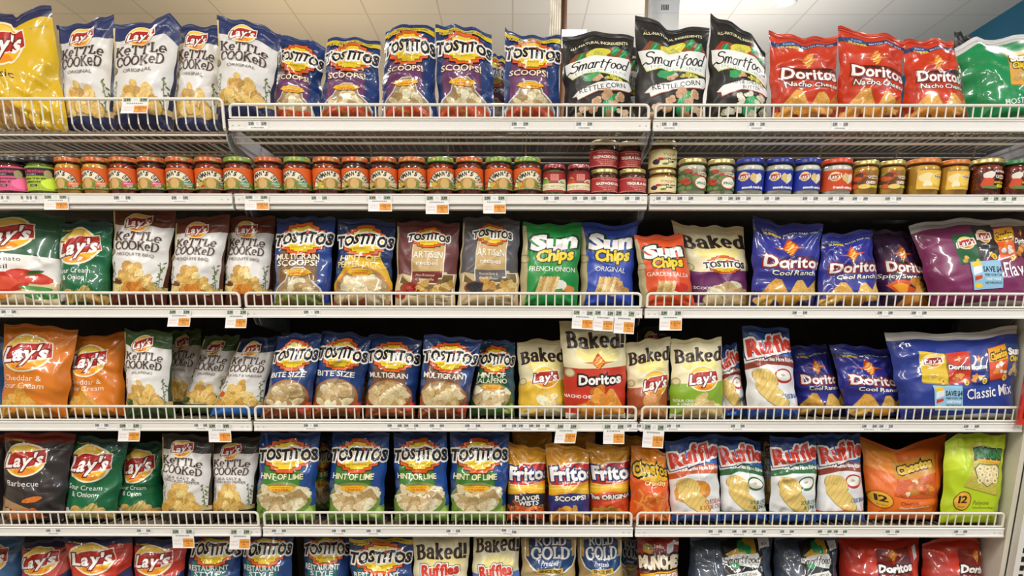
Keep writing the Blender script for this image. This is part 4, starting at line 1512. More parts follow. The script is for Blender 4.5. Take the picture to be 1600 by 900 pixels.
JD = {
    'pink': two_tone('#e0507c', '#dd5f86', 'Tia Mexicana', 'Pomegranate', 'Red Bean Salsa'),
    'lime': two_tone('#8fae3a', '#a9bf3a', 'Tia Mexicana', 'Salsa Verde', 'Cilantro'),
    'newman_cheese': newman('#e3a03a', '#dd7a4a'), 'newman_mango': newman('#e3a03a', '#cf4a72'), 'newman_green': newman('#6b8a3c', '#5f9a72'),
    'newman_red': newman('#b8331f', '#3f6a72'), 'newman_black': newman('#4a3a2a', '#c9a07a'), 'newman_yellow': newman('#d9c04a', '#dda07a'),
    'newman_orange': newman('#dd6a22', '#4f7a2c'),
    'artichoke': artichoke('ARTSY ARTICHOKE'), 'sundried': artichoke('SUN DRIED TOMATO'),
    'gazpacho': red_salsa('GAZPACHO SALSA'), 'tequila': red_salsa('TEQUILA SALSA'), 'eggplant': eggplant(),
    'spinach': cream_label('spinach'), 'ranch': ranch_label('#26379a', 'smooth ranch dip'), 'french': ranch_label('#cf4a1c', 'french onion dip'),
    'queso': queso_label('queso'), 'smooth': queso_label('smooth'), 'salsa': salsa_label('#d9d92c'), 'salsa_green': salsa_label('#3f8a4a'),
}
mini_tost(JD['spinach'], .56, .78, .15)


# shelf tickets ---------------------------------------------------
def ticket(green, special):
    d = Design('#eceae6', '#eceae6', None, 'paper', 2.1 if not special else 1.15, 0, 1)
    y0 = .55 if special else 0
    k = 1 - y0
    bc = '#aab39c' if green else '#b9bab6'
    for x0, x1, s in ((.04, .34, '3.99'), (.66, .96, '3.99')):
        d.rect(bc, x0, x1, y0 + .42 * k, y0 + .95 * k)
        d.text('#2f322c', s, (x0 + x1) / 2, y0 + .68 * k, .22, .3 * k, off=.05)
    for q in (.82, .7, .58):
        d.rect('#b9b7b3', .42, .58, y0 + q * k - .015 * k, y0 + q * k + .02 * k)
    for i in range(9):
        d.rect('#6a6864', .18 + i * .07, .22 + i * .07, y0 + .13 * k, y0 + .27 * k)
    if special:
        d.text('#d9a79c', 'MARKET', .25, .38, .36, .1, off=-.012)
        d.text('#d9a79c', 'SPECIAL', .25, .22, .38, .1, off=-.012)
        d.rect('#e59a3e', .48, .97, .06, .5)
        d.text('#7a3f12', 'SALE', .725, .455, .2, .045)
        d.text('#7a3f12', '2/$5.00', .725, .36, .42, .1, off=.02)
        d.text('#7a3f12', '99c', .725, .23, .16, .08, off=.01)
        d.text('#7a3f12', 'EACH', .725, .12, .18, .05)
    return d


TICK = {(g, s): ticket(g, s) for g in (0, 1) for s in (0, 1)}


# ------------------------------------------------------------------ measures of the shelving (metres)
DECK = {1: 2.066, 2: 1.866, 3: 1.545, 4: 1.200, 5: 0.855, 6: 0.505}
FTOP = {1: 2.103, 3: 1.587, 4: 1.245, 5: 0.902}
RTOP = {1: 2.064, 2: 1.866, 3: 1.543, 4: 1.198, 5: 0.853}
RBOT = {1: 2.034, 2: 1.838, 3: 1.515, 4: 1.169, 5: 0.823}
JX = [-2.04, -0.82, 0.40, 1.616]
BASKET_DECK = 2.040
ROWN = {1: 'top', 2: 'second', 3: 'third', 4: 'fourth', 5: 'fifth', 6: 'lowest'}
DEPTH = 0.42

# ------------------------------------------------------------------ bags
NU, NV = 30, 42


def bag(row, des, TL, TR, xBR, xBL, label, mid=(), d=.056, lean=.03, group=None, pinch=.012, deck=None, seed=None, thick=None, vb=None):
    D = DES[des]
    T = thick or D.thick
    rnd = random.Random(seed if seed is not None else zlib.crc32(label.encode()))
    z0 = (deck or DECK[row]) + .003
    xl, xr = x_at(xBL, d, z0), x_at(xBR, d, z0)
    line = [TL] + list(mid) + [TR]
    w3 = [at_y(px, py, d + lean) for px, py in line]
    us = np.array([(p[0] - TL[0]) / (TR[0] - TL[0]) for p in line])
    u = np.linspace(0, 1, NU + 1)
    v = np.linspace(0, 1, NV + 1)
    top = np.stack([np.interp(u, us, [p[k] for p in w3]) for k in range(3)], 1)
    bot = np.stack([xl + (xr - xl) * u, np.full(NU + 1, d), np.full(NU + 1, z0)], 1)
    V, U = v[:, None], np.broadcast_to(u, (NV + 1, NU + 1))
    VV = np.broadcast_to(V, U.shape)
    xl, xr = max(-9, xl), min(xr, 1.614)
    bot[:, 0] = xl + (xr - xl) * u
    top[:, 0] = np.minimum(top[:, 0], 1.612 - .012 * (1 - u))
    W = xr - xl
    H = float(top[:, 2].mean() - z0)
    seal = min(.012, H * .06) / H
    base = bot[None] + (top - bot)[None] * (V * (1 - seal))[..., None]
    # sides draw in at the middle
    base[..., 0] += (.5 - U) * 2 * W * pinch * np.sin(PI * VV) ** 1.0
    # slack, uneven side edges and a softly bent top
    r2 = random.Random(zlib.crc32(label.encode()) + 5)
    for side in (0, 1):
        w1, w2 = r2.uniform(0, 6), r2.uniform(0, 6)
        wav = (.016 * np.sin(2 * PI * VV * r2.uniform(1.2, 2.2) + w1) + .008 * np.sin(2 * PI * VV * r2.uniform(3, 5) + w2)) * np.sin(PI * VV) * min(W, .2)
        base[..., 0] += np.where(side, U, 1 - U) ** 2 * wav
    base[..., 1] += .007 * np.sin(2 * PI * U * r2.uniform(.6, 1.3) + r2.uniform(0, 6)) * np.clip((VV - .6) / .4, 0, 1) ** 2
    base[..., 2] += .003 * np.sin(2 * PI * U * r2.uniform(1.5, 3.2) + r2.uniform(0, 6)) * np.clip((VV - .6) / .4, 0, 1)
    e = 2 * U - 1
    cu = np.clip(1 - np.abs(e) ** 2.3, 0, 1) ** .75
    if D.aspect > .8:
        cu = np.clip(1 - np.abs(e) ** 4, 0, 1) ** .7
    g = np.where(VV > .38, np.clip(1 - np.clip((VV - .38) / .62, 0, 1) ** 2.1, 0, 1) ** .85, np.clip(1 - np.clip((.38 - VV) / .38, 0, 1) ** 3.2, 0, 1) ** .5)
    body = cu * g
    # creases
    X, Z = U * W, VV * H
    wr = np.zeros_like(U)
    for _ in range(9):
        cx, cz, a = rnd.uniform(.05, .95) * W, rnd.choice([rnd.uniform(.55, 1), rnd.uniform(0, 1)]) * H, rnd.uniform(0, PI)
        L, s, amp = rnd.uniform(.03, .07), rnd.uniform(.005, .011), rnd.uniform(-1, 1) * .0042
        p = (X - cx) * math.cos(a) + (Z - cz) * math.sin(a)
        q = -(X - cx) * math.sin(a) + (Z - cz) * math.cos(a)
        wr += amp * np.exp(-(q / s) ** 2 - (p / L) ** 2)
    for cx, cz in ((0, H), (W, H), (0, 0), (W, 0)):
        r = np.hypot(X - cx, Z - cz)
        th = np.arctan2(Z - cz, X - cx)
        wr += .0034 * np.sin(th * rnd.uniform(9, 13) + rnd.uniform(0, 6)) * np.exp(-((r - .03) / .035) ** 2)
    ph = rnd.uniform(0, 6)
    wr += .0035 * np.sin(2 * PI * U * rnd.uniform(3, 5) + ph) * np.exp(-(1 - VV) / .1) * np.sin(PI * np.clip((1 - VV) / .2, 0, 1) * .5 + .05)
    wr += .002 * np.sin(2 * PI * U * rnd.uniform(4, 7) + ph * 2) * np.exp(-VV / .12)
    wr += .003 * np.sin(2 * PI * (VV * rnd.uniform(1, 2) + U * rnd.uniform(-.7, .7)) + ph)
    # broad crumples with sharp ridges
    for _ in range(6):
        a = rnd.uniform(0, PI)
        lam = rnd.uniform(.05, .1)
        cx, cz, rad = rnd.uniform(0, 1) * W, rnd.choice([rnd.uniform(.5, 1), rnd.uniform(0, 1)]) * H, rnd.uniform(.05, .09)
        ph2 = rnd.uniform(0, 6)
        p = X * math.cos(a) + Z * math.sin(a)
        q = -X * math.sin(a) + Z * math.cos(a)
        wr += rnd.uniform(.5, 1) * .0075 * ((1 - np.abs(np.sin(PI * p / lam + ph2 + 1.2 * np.sin(q / .06)))) ** 1.6 - .35) * np.exp(-((X - cx) ** 2 + (Z - cz) ** 2) / rad ** 2)
    k = {'gloss': 1.5, 'satin': 1.1}[D.finish]
    wr = np.clip(wr * k, -.011, .011)
    mask = np.clip(body * 2.2, 0, 1)
    Pf, Pb = base.copy(), base.copy()
    Pf[..., 1] -= np.minimum(body * T * .54 + wr * mask, d - .012 + lean * V)
    Pb[..., 1] += body * T * .46 + wr[:, ::-1] * mask * .6
    org = np.array([(xl + xr) / 2, d, z0 - .003])
    Pf -= org
    Pb -= org
    Nf, Nb = grid_normals(Pf), -grid_normals(Pb)
    root = empty('chip_bag', label, 'chip bag', group or 'bags of chips on the %s shelf' % ROWN[row], tuple(org))
    front, back = surface_piece(Pf, Nf), surface_piece(Pb, Nb, True)
    front['mi'] = np.zeros(len(front['f']), int)
    back['mi'] = np.ones(len(back['f']), int)
    mats = [film(D.base, D.finish), film(D.back, D.finish)]
    pieces = [front, back]
    dr = drape(D, 'body', Pf, Nf)
    if dr:
        dr['mi'] = dr['mi'] + 2
        mats += [film(c, D.finish) for c in dr['cols']]
        pieces.append(dr)
    for p in pieces:
        p['v'][:, 2] = np.maximum(p['v'][:, 2], .0012)
    link('bag_body', mesh_from('bag_body', pieces, mats), root)
    for part in ('window', 'price_sticker', 'coupon_sticker'):
        dr = drape(D, part, Pf, Nf)
        if dr:
            dr['v'][:, 2] = np.maximum(dr['v'][:, 2], .0012)
            o = link('clear_window' if part == 'window' else part, mesh_from(part, [dr], [film(c, 'paper' if 'sticker' in part else D.finish) for c in dr['cols']]), root)
            o['label'] = {'window': 'clear window showing the chips', 'price_sticker': 'small white price sticker', 'coupon_sticker': 'pale blue coupon sticker reading SAVE $4'}[part]
    # crimped seal along the top
    rows, ht = 4, H * seal
    up = (top - bot)
    up = up / np.linalg.norm(up, axis=1, keepdims=True)
    tp = base[-1] - org
    S = np.stack([tp + up * ht * k / (rows - 1) + np.array([0, -.0012 + .0009 * (k % 2), 0]) for k in range(rows)])
    S[..., 1] += .0022 * np.sin(2 * PI * u * rnd.uniform(1.5, 3) + ph) * (np.arange(rows) / rows)[:, None]
    Sb = S + np.array([0, .0022, 0])
    sp, sb = surface_piece(S, grid_normals(S)), surface_piece(Sb, -grid_normals(Sb), True)
    sp['mi'], sb['mi'] = np.zeros(len(sp['f']), int), np.zeros(len(sb['f']), int)
    link('top_seal', mesh_from('top_seal', [sp, sb], [film(D.seal, D.finish)]), root)
    BAGS.append((row, (TL[0] + TR[0] + xBL + xBR) / 4, label))
    return root


BAGS = []
B = bag
bd = BASKET_DECK
# top shelf
B(1, 'classic', (-36, 34), (80, 8), 108, -34, 'yellow potato chip bag at the left end of the top shelf', [(-5, 20), (24, 22), (27, 30), (34, 24), (66, 10)], deck=bd, lean=.05)
B(1, 'kettle_original', (90, 42), (180, 25), 179, 104, 'white kettle chip bag next to the yellow bag, corner raised', [(110, 38), (128, 36), (158, 27)], deck=bd, lean=.05, d=0.095)
B(1, 'kettle_original', (178, 38), (284, 40), 268, 177, 'white kettle chip bag behind the hanging orange ticket, top shelf', [(236, 34), (244, 26), (266, 22), (277, 32)], deck=bd, lean=.05, d=0.056)
B(1, 'kettle_original', (280, 42), (352, 40), 344, 270, 'shorter white kettle chip bag, third of four on top shelf', [(300, 40)], deck=bd, d=0.1, lean=.045)
B(1, 'kettle_original', (340, 24), (438, 54), 428, 340, 'tallest white kettle chip bag, beside the tilted purple bag', [(346, 28), (400, 34)], d=.05, lean=.04)
B(1, 'scoops_plain', (438, 54), (508, 73), 500, 421, 'tilted purple tortilla chip bag, first of the purple ones', [(470, 60)], d=0.1)
B(1, 'scoops', (512, 60), (594, 66), 592, 499, 'low purple tortilla chip bag with a broad window, second purple one', [(540, 59), (575, 62)])
B(1, 'scoops', (602, 48), (679, 44), 684, 595, 'purple tortilla chip bag with yellow top edge, third purple one', [(614, 41), (650, 38)], d=0.066)
B(1, 'scoops', (680, 38), (768, 56), 775, 684, 'purple tortilla chip bag with summer print, fourth purple one', [(700, 39), (750, 45), (757, 48)])
B(1, 'scoops', (789, 42), (876, 56), 874, 786, 'purple tortilla chip bag beside the first black popcorn bag', [(794, 50), (830, 55), (866, 58)])
B(1, 'kettle_corn', (878, 59), (991, 58), 982, 881, 'first black popcorn bag, shortest of the three in front', [(905, 52), (929, 49), (960, 53)], d=.06)
B(1, 'kettle_corn', (992, 22), (1108, 43), 1098, 992, 'black kettle corn popcorn bag with left corner standing up', [(1002, 26), (1030, 36), (1042, 46), (1075, 43)], d=.06, lean=.04)
B(1, 'movie', (1111, 19), (1197, 82), 1199, 1101, 'black movie theater butter popcorn bag beside red bags', [(1130, 28), (1157, 45), (1175, 56)], d=.066, lean=.04)
B(1, 'nacho', (1201, 48), (1310, 56), 1306, 1204, 'red tortilla chip bag nearest the black popcorn bags', [(1230, 55), (1256, 60), (1285, 57)])
B(1, 'nacho', (1311, 37), (1413, 66), 1407, 1307, 'middle one of three red tortilla chip bags, top shelf', [(1316, 36), (1335, 48), (1380, 54)])
B(1, 'nacho', (1414, 60), (1490, 63), 1514, 1409, 'red tortilla chip bag beside the green multipack', [(1440, 62)])
B(1, 'hostess', (1492, 74), (1668, 52), 1668, 1516, 'large green multipack bag at the right end of top shelf', [(1508, 66), (1526, 57), (1540, 62), (1580, 57)], d=.085, lean=.05)
B(1, 'kettle_corn', (958, 70), (1000, 76), 1000, 955, 'black popcorn bag standing behind the first two popcorn bags', d=.2, lean=.02, thick=.06)
B(1, 'movie', (1490, 49), (1521, 56), 1530, 1480, 'black bag top poking up behind the green multipack', d=.26, lean=.02, thick=.06)
B(1, 'scoops', (758, 84), (790, 88), 800, 750, 'blue edged bag in the gap behind the purple bags', d=.2, lean=.02, thick=.06)
# third shelf
B(3, 'tomato', (-46, 336), (100, 338), 93, -42, 'green and white chip bag printed with tomatoes', [(20, 330), (60, 333)], lean=.05, d=.06)
B(3, 'onion', (92, 350), (177, 349), 172, 95, 'dark green sour cream chip bag on the third shelf', [(130, 344)], d=.06)
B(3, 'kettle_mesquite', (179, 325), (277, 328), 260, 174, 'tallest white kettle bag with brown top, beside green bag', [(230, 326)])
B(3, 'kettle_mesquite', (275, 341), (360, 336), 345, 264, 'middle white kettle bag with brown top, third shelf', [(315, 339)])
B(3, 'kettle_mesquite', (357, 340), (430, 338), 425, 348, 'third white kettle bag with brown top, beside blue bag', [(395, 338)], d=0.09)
B(3, 'scoops_guac', (432, 341), (524, 340), 515, 427, 'blue tortilla chip bag with green dip in its window', [(480, 339)])
B(3, 'jack', (529, 344), (618, 347), 611, 521, 'blue tortilla chip bag with a bright yellow waisted panel', [(570, 342)])
B(3, 'artisan_chipotle', (621, 347), (719, 350), 711, 617, 'maroon and tan artisan tortilla chip bag', [(670, 345)])
B(3, 'artisan_bean', (724, 342), (812, 345), 810, 714, 'grey and tan artisan tortilla chip bag', [(750, 338), (790, 342)])
B(3, 'sun_green', (817, 348), (909, 346), 902, 811, 'bright green multigrain chip bag', [(850, 351), (890, 350)])
B(3, 'sun_blue', (905, 347), (997, 347), 991, 903, 'bright blue multigrain chip bag with pinched right side', [(950, 351), (980, 352)], pinch=.05, d=0.08)
B(3, 'sun_red', (990, 369), (1066, 366), 1087, 1003, 'red orange garden salsa chip bag at the shelf joint', d=0.056)
B(3, 'baked_tost', (1049, 344), (1161, 355), 1174, 1078, 'cream and purple baked chip bag on the third shelf', [(1058, 346), (1075, 354), (1120, 353)], d=0.108)
B(3, 'ranch', (1176, 334), (1285, 352), 1271, 1173, 'taller royal blue tortilla chip bag, third shelf', [(1190, 341), (1215, 350), (1265, 349)])
B(3, 'ranch', (1284, 366), (1361, 357), 1376, 1273, 'shorter royal blue tortilla chip bag, beside dark purple one', [(1320, 364)])
B(3, 'chili', (1363, 358), (1428, 366), 1455, 1372, 'dark purple spicy chip bag beside the maroon multipack', [(1390, 360)], d=.125)
B(3, 'flavor_mix', (1421, 352), (1618, 345), 1620, 1456, 'large maroon variety multipack with blue coupon sticker', [(1450, 347), (1490, 341), (1570, 343)], d=.058, lean=.045, thick=.11)
B(3, 'onion', (76, 340), (112, 348), 112, 70, 'green bag half hidden behind the tomato bag', d=.18, lean=.02, thick=.07)
B(3, 'kettle_mesquite', (415, 350), (440, 352), 446, 400, 'brown topped bag in shadow behind the blue dip bag', d=.2, lean=.02, thick=.06)
# fourth shelf
B(4, 'blue_lays', (-60, 525), (9, 527), 14, -62, 'blue chip bag cut off by the left picture edge, fourth shelf', d=.12, lean=.03)
B(4, 'cheddar', (5, 506), (121, 516), 104, 3, 'larger orange cheddar chip bag, fourth shelf left end', [(60, 507)], d=.056)
B(4, 'cheddar', (115, 523), (195, 517), 195, 104, 'second orange cheddar chip bag, beside white jalapeno bag', [(150, 526), (180, 521)], d=0.1)
B(4, 'kettle_jalapeno', (194, 513), (268, 519), 271, 198, 'front white kettle bag with green top, right of orange bags', [(210, 517), (240, 516)])
B(4, 'kettle_jalapeno', (266, 517), (315, 514), 312, 260, 'half hidden green topped kettle bag, second of three', d=0.215, lean=.035)
B(4, 'kettle_jalapeno', (322, 524), (376, 524), 346, 279, 'leaning green topped kettle bag, third of three', d=0.155, lean=.04)
B(4, 'kettle_vinegar', (376, 528), (434, 525), 414, 328, 'leaning white kettle bag with blue base, sea salt vinegar', d=0.106, lean=.04)
B(4, 'bite', (435, 526), (502, 521), 485, 408, 'first blue bite size tortilla chip bag, left one', [(460, 521)], d=0.056)
B(4, 'bite', (502, 516), (580, 528), 562, 486, 'second blue bite size tortilla chip bag, right one', [(515, 518), (545, 519)], d=.075)
B(4, 'multigrain', (576, 523), (660, 531), 648, 571, 'first blue multigrain tortilla chip bag with brown panel', [(610, 523)], d=0.085)
B(4, 'multigrain', (663, 521), (753, 531), 727, 653, 'second blue multigrain tortilla chip bag with flared top corner', [(710, 526)])
B(4, 'jalapeno_tort', (748, 531), (805, 534), 804, 731, 'dark green hint of jalapeno tortilla chip bag', [(780, 531)], d=0.1)
B(4, 'baked_lays', (808, 536), (882, 532), 888, 811, 'cream baked chip bag with yellow chips, shelf four', [(830, 530), (860, 531)], d=0.105)
B(4, 'baked_dor', (874, 500), (979, 504), 977, 884, 'tall cream and red baked nacho chip bag', [(900, 505), (940, 506)])
B(4, 'baked_bbq', (976, 538), (1047, 527), 1042, 981, 'cream and brown baked chip bag beside tall nacho bag', [(1010, 530)], d=.062)
B(4, 'baked_green', (1048, 531), (1128, 526), 1130, 1046, 'cream and lime green baked chip bag', [(1090, 529), (1115, 530)])
B(4, 'ruf_orig', (1118, 545), (1150, 535), 1168, 1125, 'white and blue ridged bag half hidden behind lime baked bag', d=.1, lean=.03, thick=.07)
B(4, 'ruf_orig', (1159, 509), (1232, 513), 1249, 1168, 'white and blue ridged chip bag standing tall, fourth shelf', [(1190, 511)])
B(4, 'ranch', (1234, 541), (1291, 538), 1325, 1240, 'left royal blue tortilla chip bag on the fourth shelf', d=.16)
B(4, 'ranch', (1295, 537), (1388, 546), 1416, 1323, 'right royal blue tortilla chip bag, beside blue multipack', [(1330, 539)], d=.11)
B(4, 'classic_mix', (1382, 518), (1599, 507), 1590, 1408, 'large blue variety multipack with pale blue coupon sticker', [(1440, 520), (1510, 521), (1560, 512)], d=.045, lean=.045, thick=.1)
B(4, 'kettle_pepper', (996, 514), (1042, 506), 1050, 990, 'dark bag standing behind the cream baked bags', d=.22, lean=.02, thick=.06)
B(4, 'multigrain', (568, 535), (600, 540), 606, 556, 'shadowed bag behind the gap between multigrain bags', d=.19, lean=.02, thick=.06)
# fifth shelf
B(5, 'barbecue', (8, 675), (117, 677), 99, 4, 'black barbecue potato chip bag', [(60, 676)])
B(5, 'barbecue', (-70, 678), (9, 678), 6, -76, 'black chip bag cut off by the left edge, fifth shelf', d=.13)
B(5, 'onion', (117, 678), (200, 690), 181, 101, 'green sour cream chip bag with folded shoulder, fifth shelf', [(160, 684)], d=.07)
B(5, 'onion', (199, 691), (256, 690), 253, 180, 'second green sour cream chip bag, beside pepper kettle bag', d=.12)
B(5, 'kettle_pepper', (254, 675), (331, 684), 333, 253, 'left white kettle bag with charcoal top, cracked pepper', [(290, 679)])
B(5, 'kettle_pepper', (331, 687), (407, 682), 397, 334, 'right white kettle bag with charcoal top, cracked pepper', [(370, 683)], d=0.075)
B(5, 'lime', (406, 675), (500, 675), 492, 400, 'first green hint of lime bag, near the shelf joint')
B(5, 'lime', (519, 675), (609, 675), 599, 513, 'second green hint of lime bag, right of shadowed gap')
B(5, 'lime', (615, 675), (698, 675), 702, 617, 'third green hint of lime tortilla chip bag')
B(5, 'lime', (703, 675), (796, 675), 790, 705, 'fourth green hint of lime bag, beside the corn chips')
B(5, 'frit_twist', (793, 690), (853, 702), 851, 792, 'yellow corn chip bag with dark flavor twists base', [(810, 694)], d=0.066)
B(5, 'frit_scoop', (852, 694), (920, 702), 921, 859, 'yellow corn chip bag with royal blue base', [(870, 693)])
B(5, 'frit_orig', (915, 690), (984, 699), 984, 924, 'yellow corn chip bag with red original base', [(940, 694)], d=0.08)
B(5, 'cheetos', (986, 694), (1040, 707), 1049, 983, 'orange crunchy cheese snack bag', [(1010, 697)])
B(5, 'ruf_cheddar', (1038, 690), (1120, 679), 1126, 1050, 'ridged chip bag with orange cheddar ribbon', [(1080, 683)])
B(5, 'ruf_sour', (1120, 680), (1188, 690), 1199, 1127, 'ridged chip bag with green ribbon, left one', [(1150, 681)], d=0.068)
B(5, 'ruf_sour', (1204, 680), (1276, 681), 1275, 1202, 'ridged chip bag with green ribbon, right one', [(1230, 684)])
B(5, 'ruf_orig', (1277, 679), (1343, 678), 1351, 1275, 'ridged chip bag with red brown ribbon, fifth shelf', [(1310, 678)], d=0.072)
B(5, 'twelve_cheese', (1344, 682), (1480, 676), 1464, 1356, 'orange twelve pack bag of cheese snacks', [(1362, 690), (1400, 702), (1440, 690)], d=.085, lean=.05, thick=.12)
B(5, 'twelve_onion', (1476, 691), (1584, 680), 1575, 1468, 'lime yellow twelve pack bag of onion rings', [(1500, 677), (1540, 678)], d=.036, lean=.03, thick=.08)
B(5, 'lime', (494, 684), (520, 682), 522, 488, 'dark green bag in shadow between two lime bags', d=.2, lean=.02, thick=.06)
B(5, 'frit_orig', (800, 672), (862, 676), 870, 806, 'corn chip bag behind the flavor twists bag', d=.17, lean=.02, thick=.07)
B(5, 'frit_orig', (866, 674), (930, 676), 932, 872, 'corn chip bag behind the blue based corn chips', d=.17, lean=.02, thick=.07)
B(5, 'frit_twist', (958, 676), (1012, 684), 1020, 962, 'brown orange bag top behind the orange crunchy bag', d=.17, lean=.02, thick=.07)
B(5, 'ruf_cheddar', (1022, 696), (1056, 698), 1062, 1018, 'shadowed ridged chip bag left of the cheddar ribbon bag', d=.18, lean=.02, thick=.06)
B(5, 'kettle_pepper', (1186, 684), (1212, 682), 1216, 1180, 'dark bag in the gap between the green ribbon bags', d=.18, lean=.02, thick=.06)
# lowest shelf, its foot below the picture
B(6, 'blue_lays', (-46, 836), (38, 838), 30, -52, 'pale blue chip bag at the left edge, lowest shelf', d=0.15)
B(6, 'wavy', (36, 848), (112, 840), 122, 26, 'first red and navy wavy chip bag from the left', [(70, 843)], d=0.105)
B(6, 'wavy', (100, 836), (206, 834), 212, 122, 'second red and navy wavy chip bag, with summer strip', [(150, 838)])
B(6, 'wavy', (208, 838), (292, 844), 284, 213, 'third red and navy wavy chip bag, beside teal bags', [(250, 841)], d=.06)
B(6, 'restaurant', (299, 836), (378, 836), 376, 286, 'first teal restaurant style tortilla chip bag', d=.06)
B(6, 'restaurant', (380, 836), (458, 836), 455, 378, 'second teal restaurant style tortilla chip bag')
B(6, 'restaurant', (476, 836), (547, 836), 548, 474, 'third teal restaurant style tortilla chip bag, after the gap', d=0.09)
B(6, 'restaurant_summer', (546, 836), (646, 836), 645, 549, 'teal and blue tortilla chip bag with yellow summer edge', [(600, 837)], thick=.075)
B(6, 'baked_ruf', (645, 834), (734, 834), 730, 648, 'cream baked ridged chip bag with orange base')
B(6, 'baked_ruf_blue', (740, 836), (812, 836), 810, 736, 'cream baked ridged chip bag with periwinkle blue base')
B(6, 'rold', (814, 836), (901, 836), 899, 815, 'large pretzel twist bag with blue shield label')
B(6, 'rold_stick', (902, 836), (971, 836), 975, 904, 'narrower pretzel stick bag with blue shield label', d=.062)
B(6, 'munchies', (995, 838), (1060, 836), 1060, 996, 'dark red snack mix bag')
B(6, 'grey_multi', (1078, 838), (1206, 836), 1206, 1072, 'left slate grey popcorn multipack, with white price sticker', [(1140, 835)], d=.085, lean=.05)
B(6, 'grey_multi', (1209, 838), (1308, 838), 1308, 1209, 'right slate grey popcorn multipack, beside red multipacks', [(1260, 836)], d=.085, lean=.05)
B(6, 'nacho_multi', (1311, 836), (1438, 836), 1430, 1310, 'left red nacho multipack bag, upright', [(1370, 838)], d=.085, lean=.05)
B(6, 'nacho_multi', (1440, 848), (1583, 848), 1578, 1441, 'right red nacho multipack bag with slumped top', [(1500, 838), (1540, 842)], d=.075, lean=.04, thick=.12)
B(6, 'rold_stick', (968, 840), (998, 842), 1004, 962, 'shadowed pretzel bag beside the dark red snack mix', d=.18, lean=.02, thick=.06)


# ------------------------------------------------------------------ jars
def lathe_piece(mb, prof, n=28):
    mb.lathe(prof, n)


def jar(x0, x1, ytop, des, cont, lid, label, base=None, rot=0, lidpat=None, lz=(.14, .70), shape='std', cat='jar', depth=.012, group='jars on the second shelf'):
    z0 = (base if base is not None else DECK[2]) + .0015
    R0 = (x_at(x1, .05, z0 + .05) - x_at(x0, .05, z0 + .05)) / 2
    yc = depth + R0
    xc = (x_at(x0, yc, z0 + .05) + x_at(x1, yc, z0 + .05)) / 2
    R = (x_at(x1, yc, z0 + .05) - x_at(x0, yc, z0 + .05)) / 2 * .985
    H = at_y((x0 + x1) / 2, ytop, yc - R * .4).z - z0
    root = empty('jar', label, cat, group, (xc, yc, z0))
    if shape == 'std':
        pr = [(.80, 0), (.93, .012), (.985, .04), (1, .08), (1, .70), (.99, .745), (.94, .79), (.86, .82), (.87, .835), (.87, .90)]
        lidr, l0 = .95, .872
    else:
        pr = [(.82, 0), (.94, .015), (.99, .05), (1, .1), (1, .68), (.985, .73), (.93, .775), (.88, .795), (.87, .81), (.87, .88)]
        lidr, l0 = .93, .845
    g = MB()
    g.lathe([(r * R, z * H) for r, z in pr], 32, cap=False)
    g.build('glass_body', glass_mat(), root, True)
    c = MB()
    c.lathe([(r * R * .965, max(z, .012) * H) for r, z in pr[:-2]] + [(.2 * R, pr[-3][1] * H + .001)], 32)
    c.build('contents', cont, root, True)
    m = MB()
    q = lidr * R
    m.lathe([(q * .97, l0 * H), (q, l0 * H + .001), (q * 1.012, l0 * H + .0025), (q, l0 * H + .004), (q, .955 * H), (q * .985, .985 * H), (q * .95, H), (q * .86, H), (q * .84, .992 * H), (q * .2, .992 * H)], 32)
    m.build('lid', lid, root, True)
    D = JD[des]
    nu, nv = 26, 3
    u, v = np.meshgrid(np.linspace(0, 1, nu + 1), np.linspace(lz[0], lz[1], nv + 1))
    span = 300
    a = np.radians(-90 + rot + (u - .5) * span)
    RR = R * 1.004
    P = np.stack([RR * np.cos(a), RR * np.sin(a), v * H], -1)
    N = np.stack([np.cos(a), np.sin(a), np.zeros_like(a)], -1)
    if des in ('spinach', 'queso', 'smooth', 'salsa', 'salsa_green'):      # printed straight on a narrow front label
        keep = slice(8, 29)
    else:
        keep = slice(0, nu + 1)
    mats, pcs = [], []
    if des not in ('queso', 'smooth', 'salsa', 'salsa_green', 'spinach'):
        b = surface_piece(P, N)
        b['mi'] = np.zeros(len(b['f']), int)
        mats, pcs = [film(D.base, 'paper')], [b]
    dr = drape(D, 'body', P, N, .00012)
    dr['mi'] = dr['mi'] + len(mats)
    mats += [film(k, 'paper') for k in dr['cols']]
    pcs.append(dr)
    link('label', mesh_from('label', pcs, mats), root)
    BAGS.append((2, (x0 + x1) / 2, label) if base is None else (99, 0, label))
    return z0 + H


salsa = chunky('salsa_red', '#6a2214', '#9a371c', '#b85c32')
salsa_dk = chunky('salsa_dark', '#4f1c10', '#7b2c18', '#5a4622')
cheese = chunky('cheese_dip', '#d9a43a', '#e0ae46', '#e6ba5a', 6)
verde = chunky('salsa_green', '#5f6a2c', '#7a8238', '#8f9448')
cream = chunky('cream_dip', '#d6d2ba', '#dedac4', '#8f9a6c', 10)
white_dip = chunky('white_dip', '#dcd9cc', '#e2dfd3', '#e6e3d8', 6)
gaz = chunky('gazpacho', '#4a1a10', '#6a2a18', '#8a4a28')
egg = chunky('eggplant_dip', '#a86a2a', '#b87a34', '#8a5424')
LO = chunky('lid_orange', '#b5562a', '#cf6a30', '#8f9a4a', 26)
LG = chunky('lid_green', '#6a8f3c', '#86a046', '#c98a3a', 26)
LB = plain('lid_black', '#26221f', .3)
LGO = plain('lid_gold', '#c2b071', .3, .55)
LRED = chunky('lid_red', '#9a2c34', '#a83840', '#dcb0b0', 26)
LBL = plain('lid_blue', '#232f8a', .3)
LR2 = plain('lid_orange_red', '#c8431c', .3)
LO2 = plain('lid_amber', '#c9772c', .3)

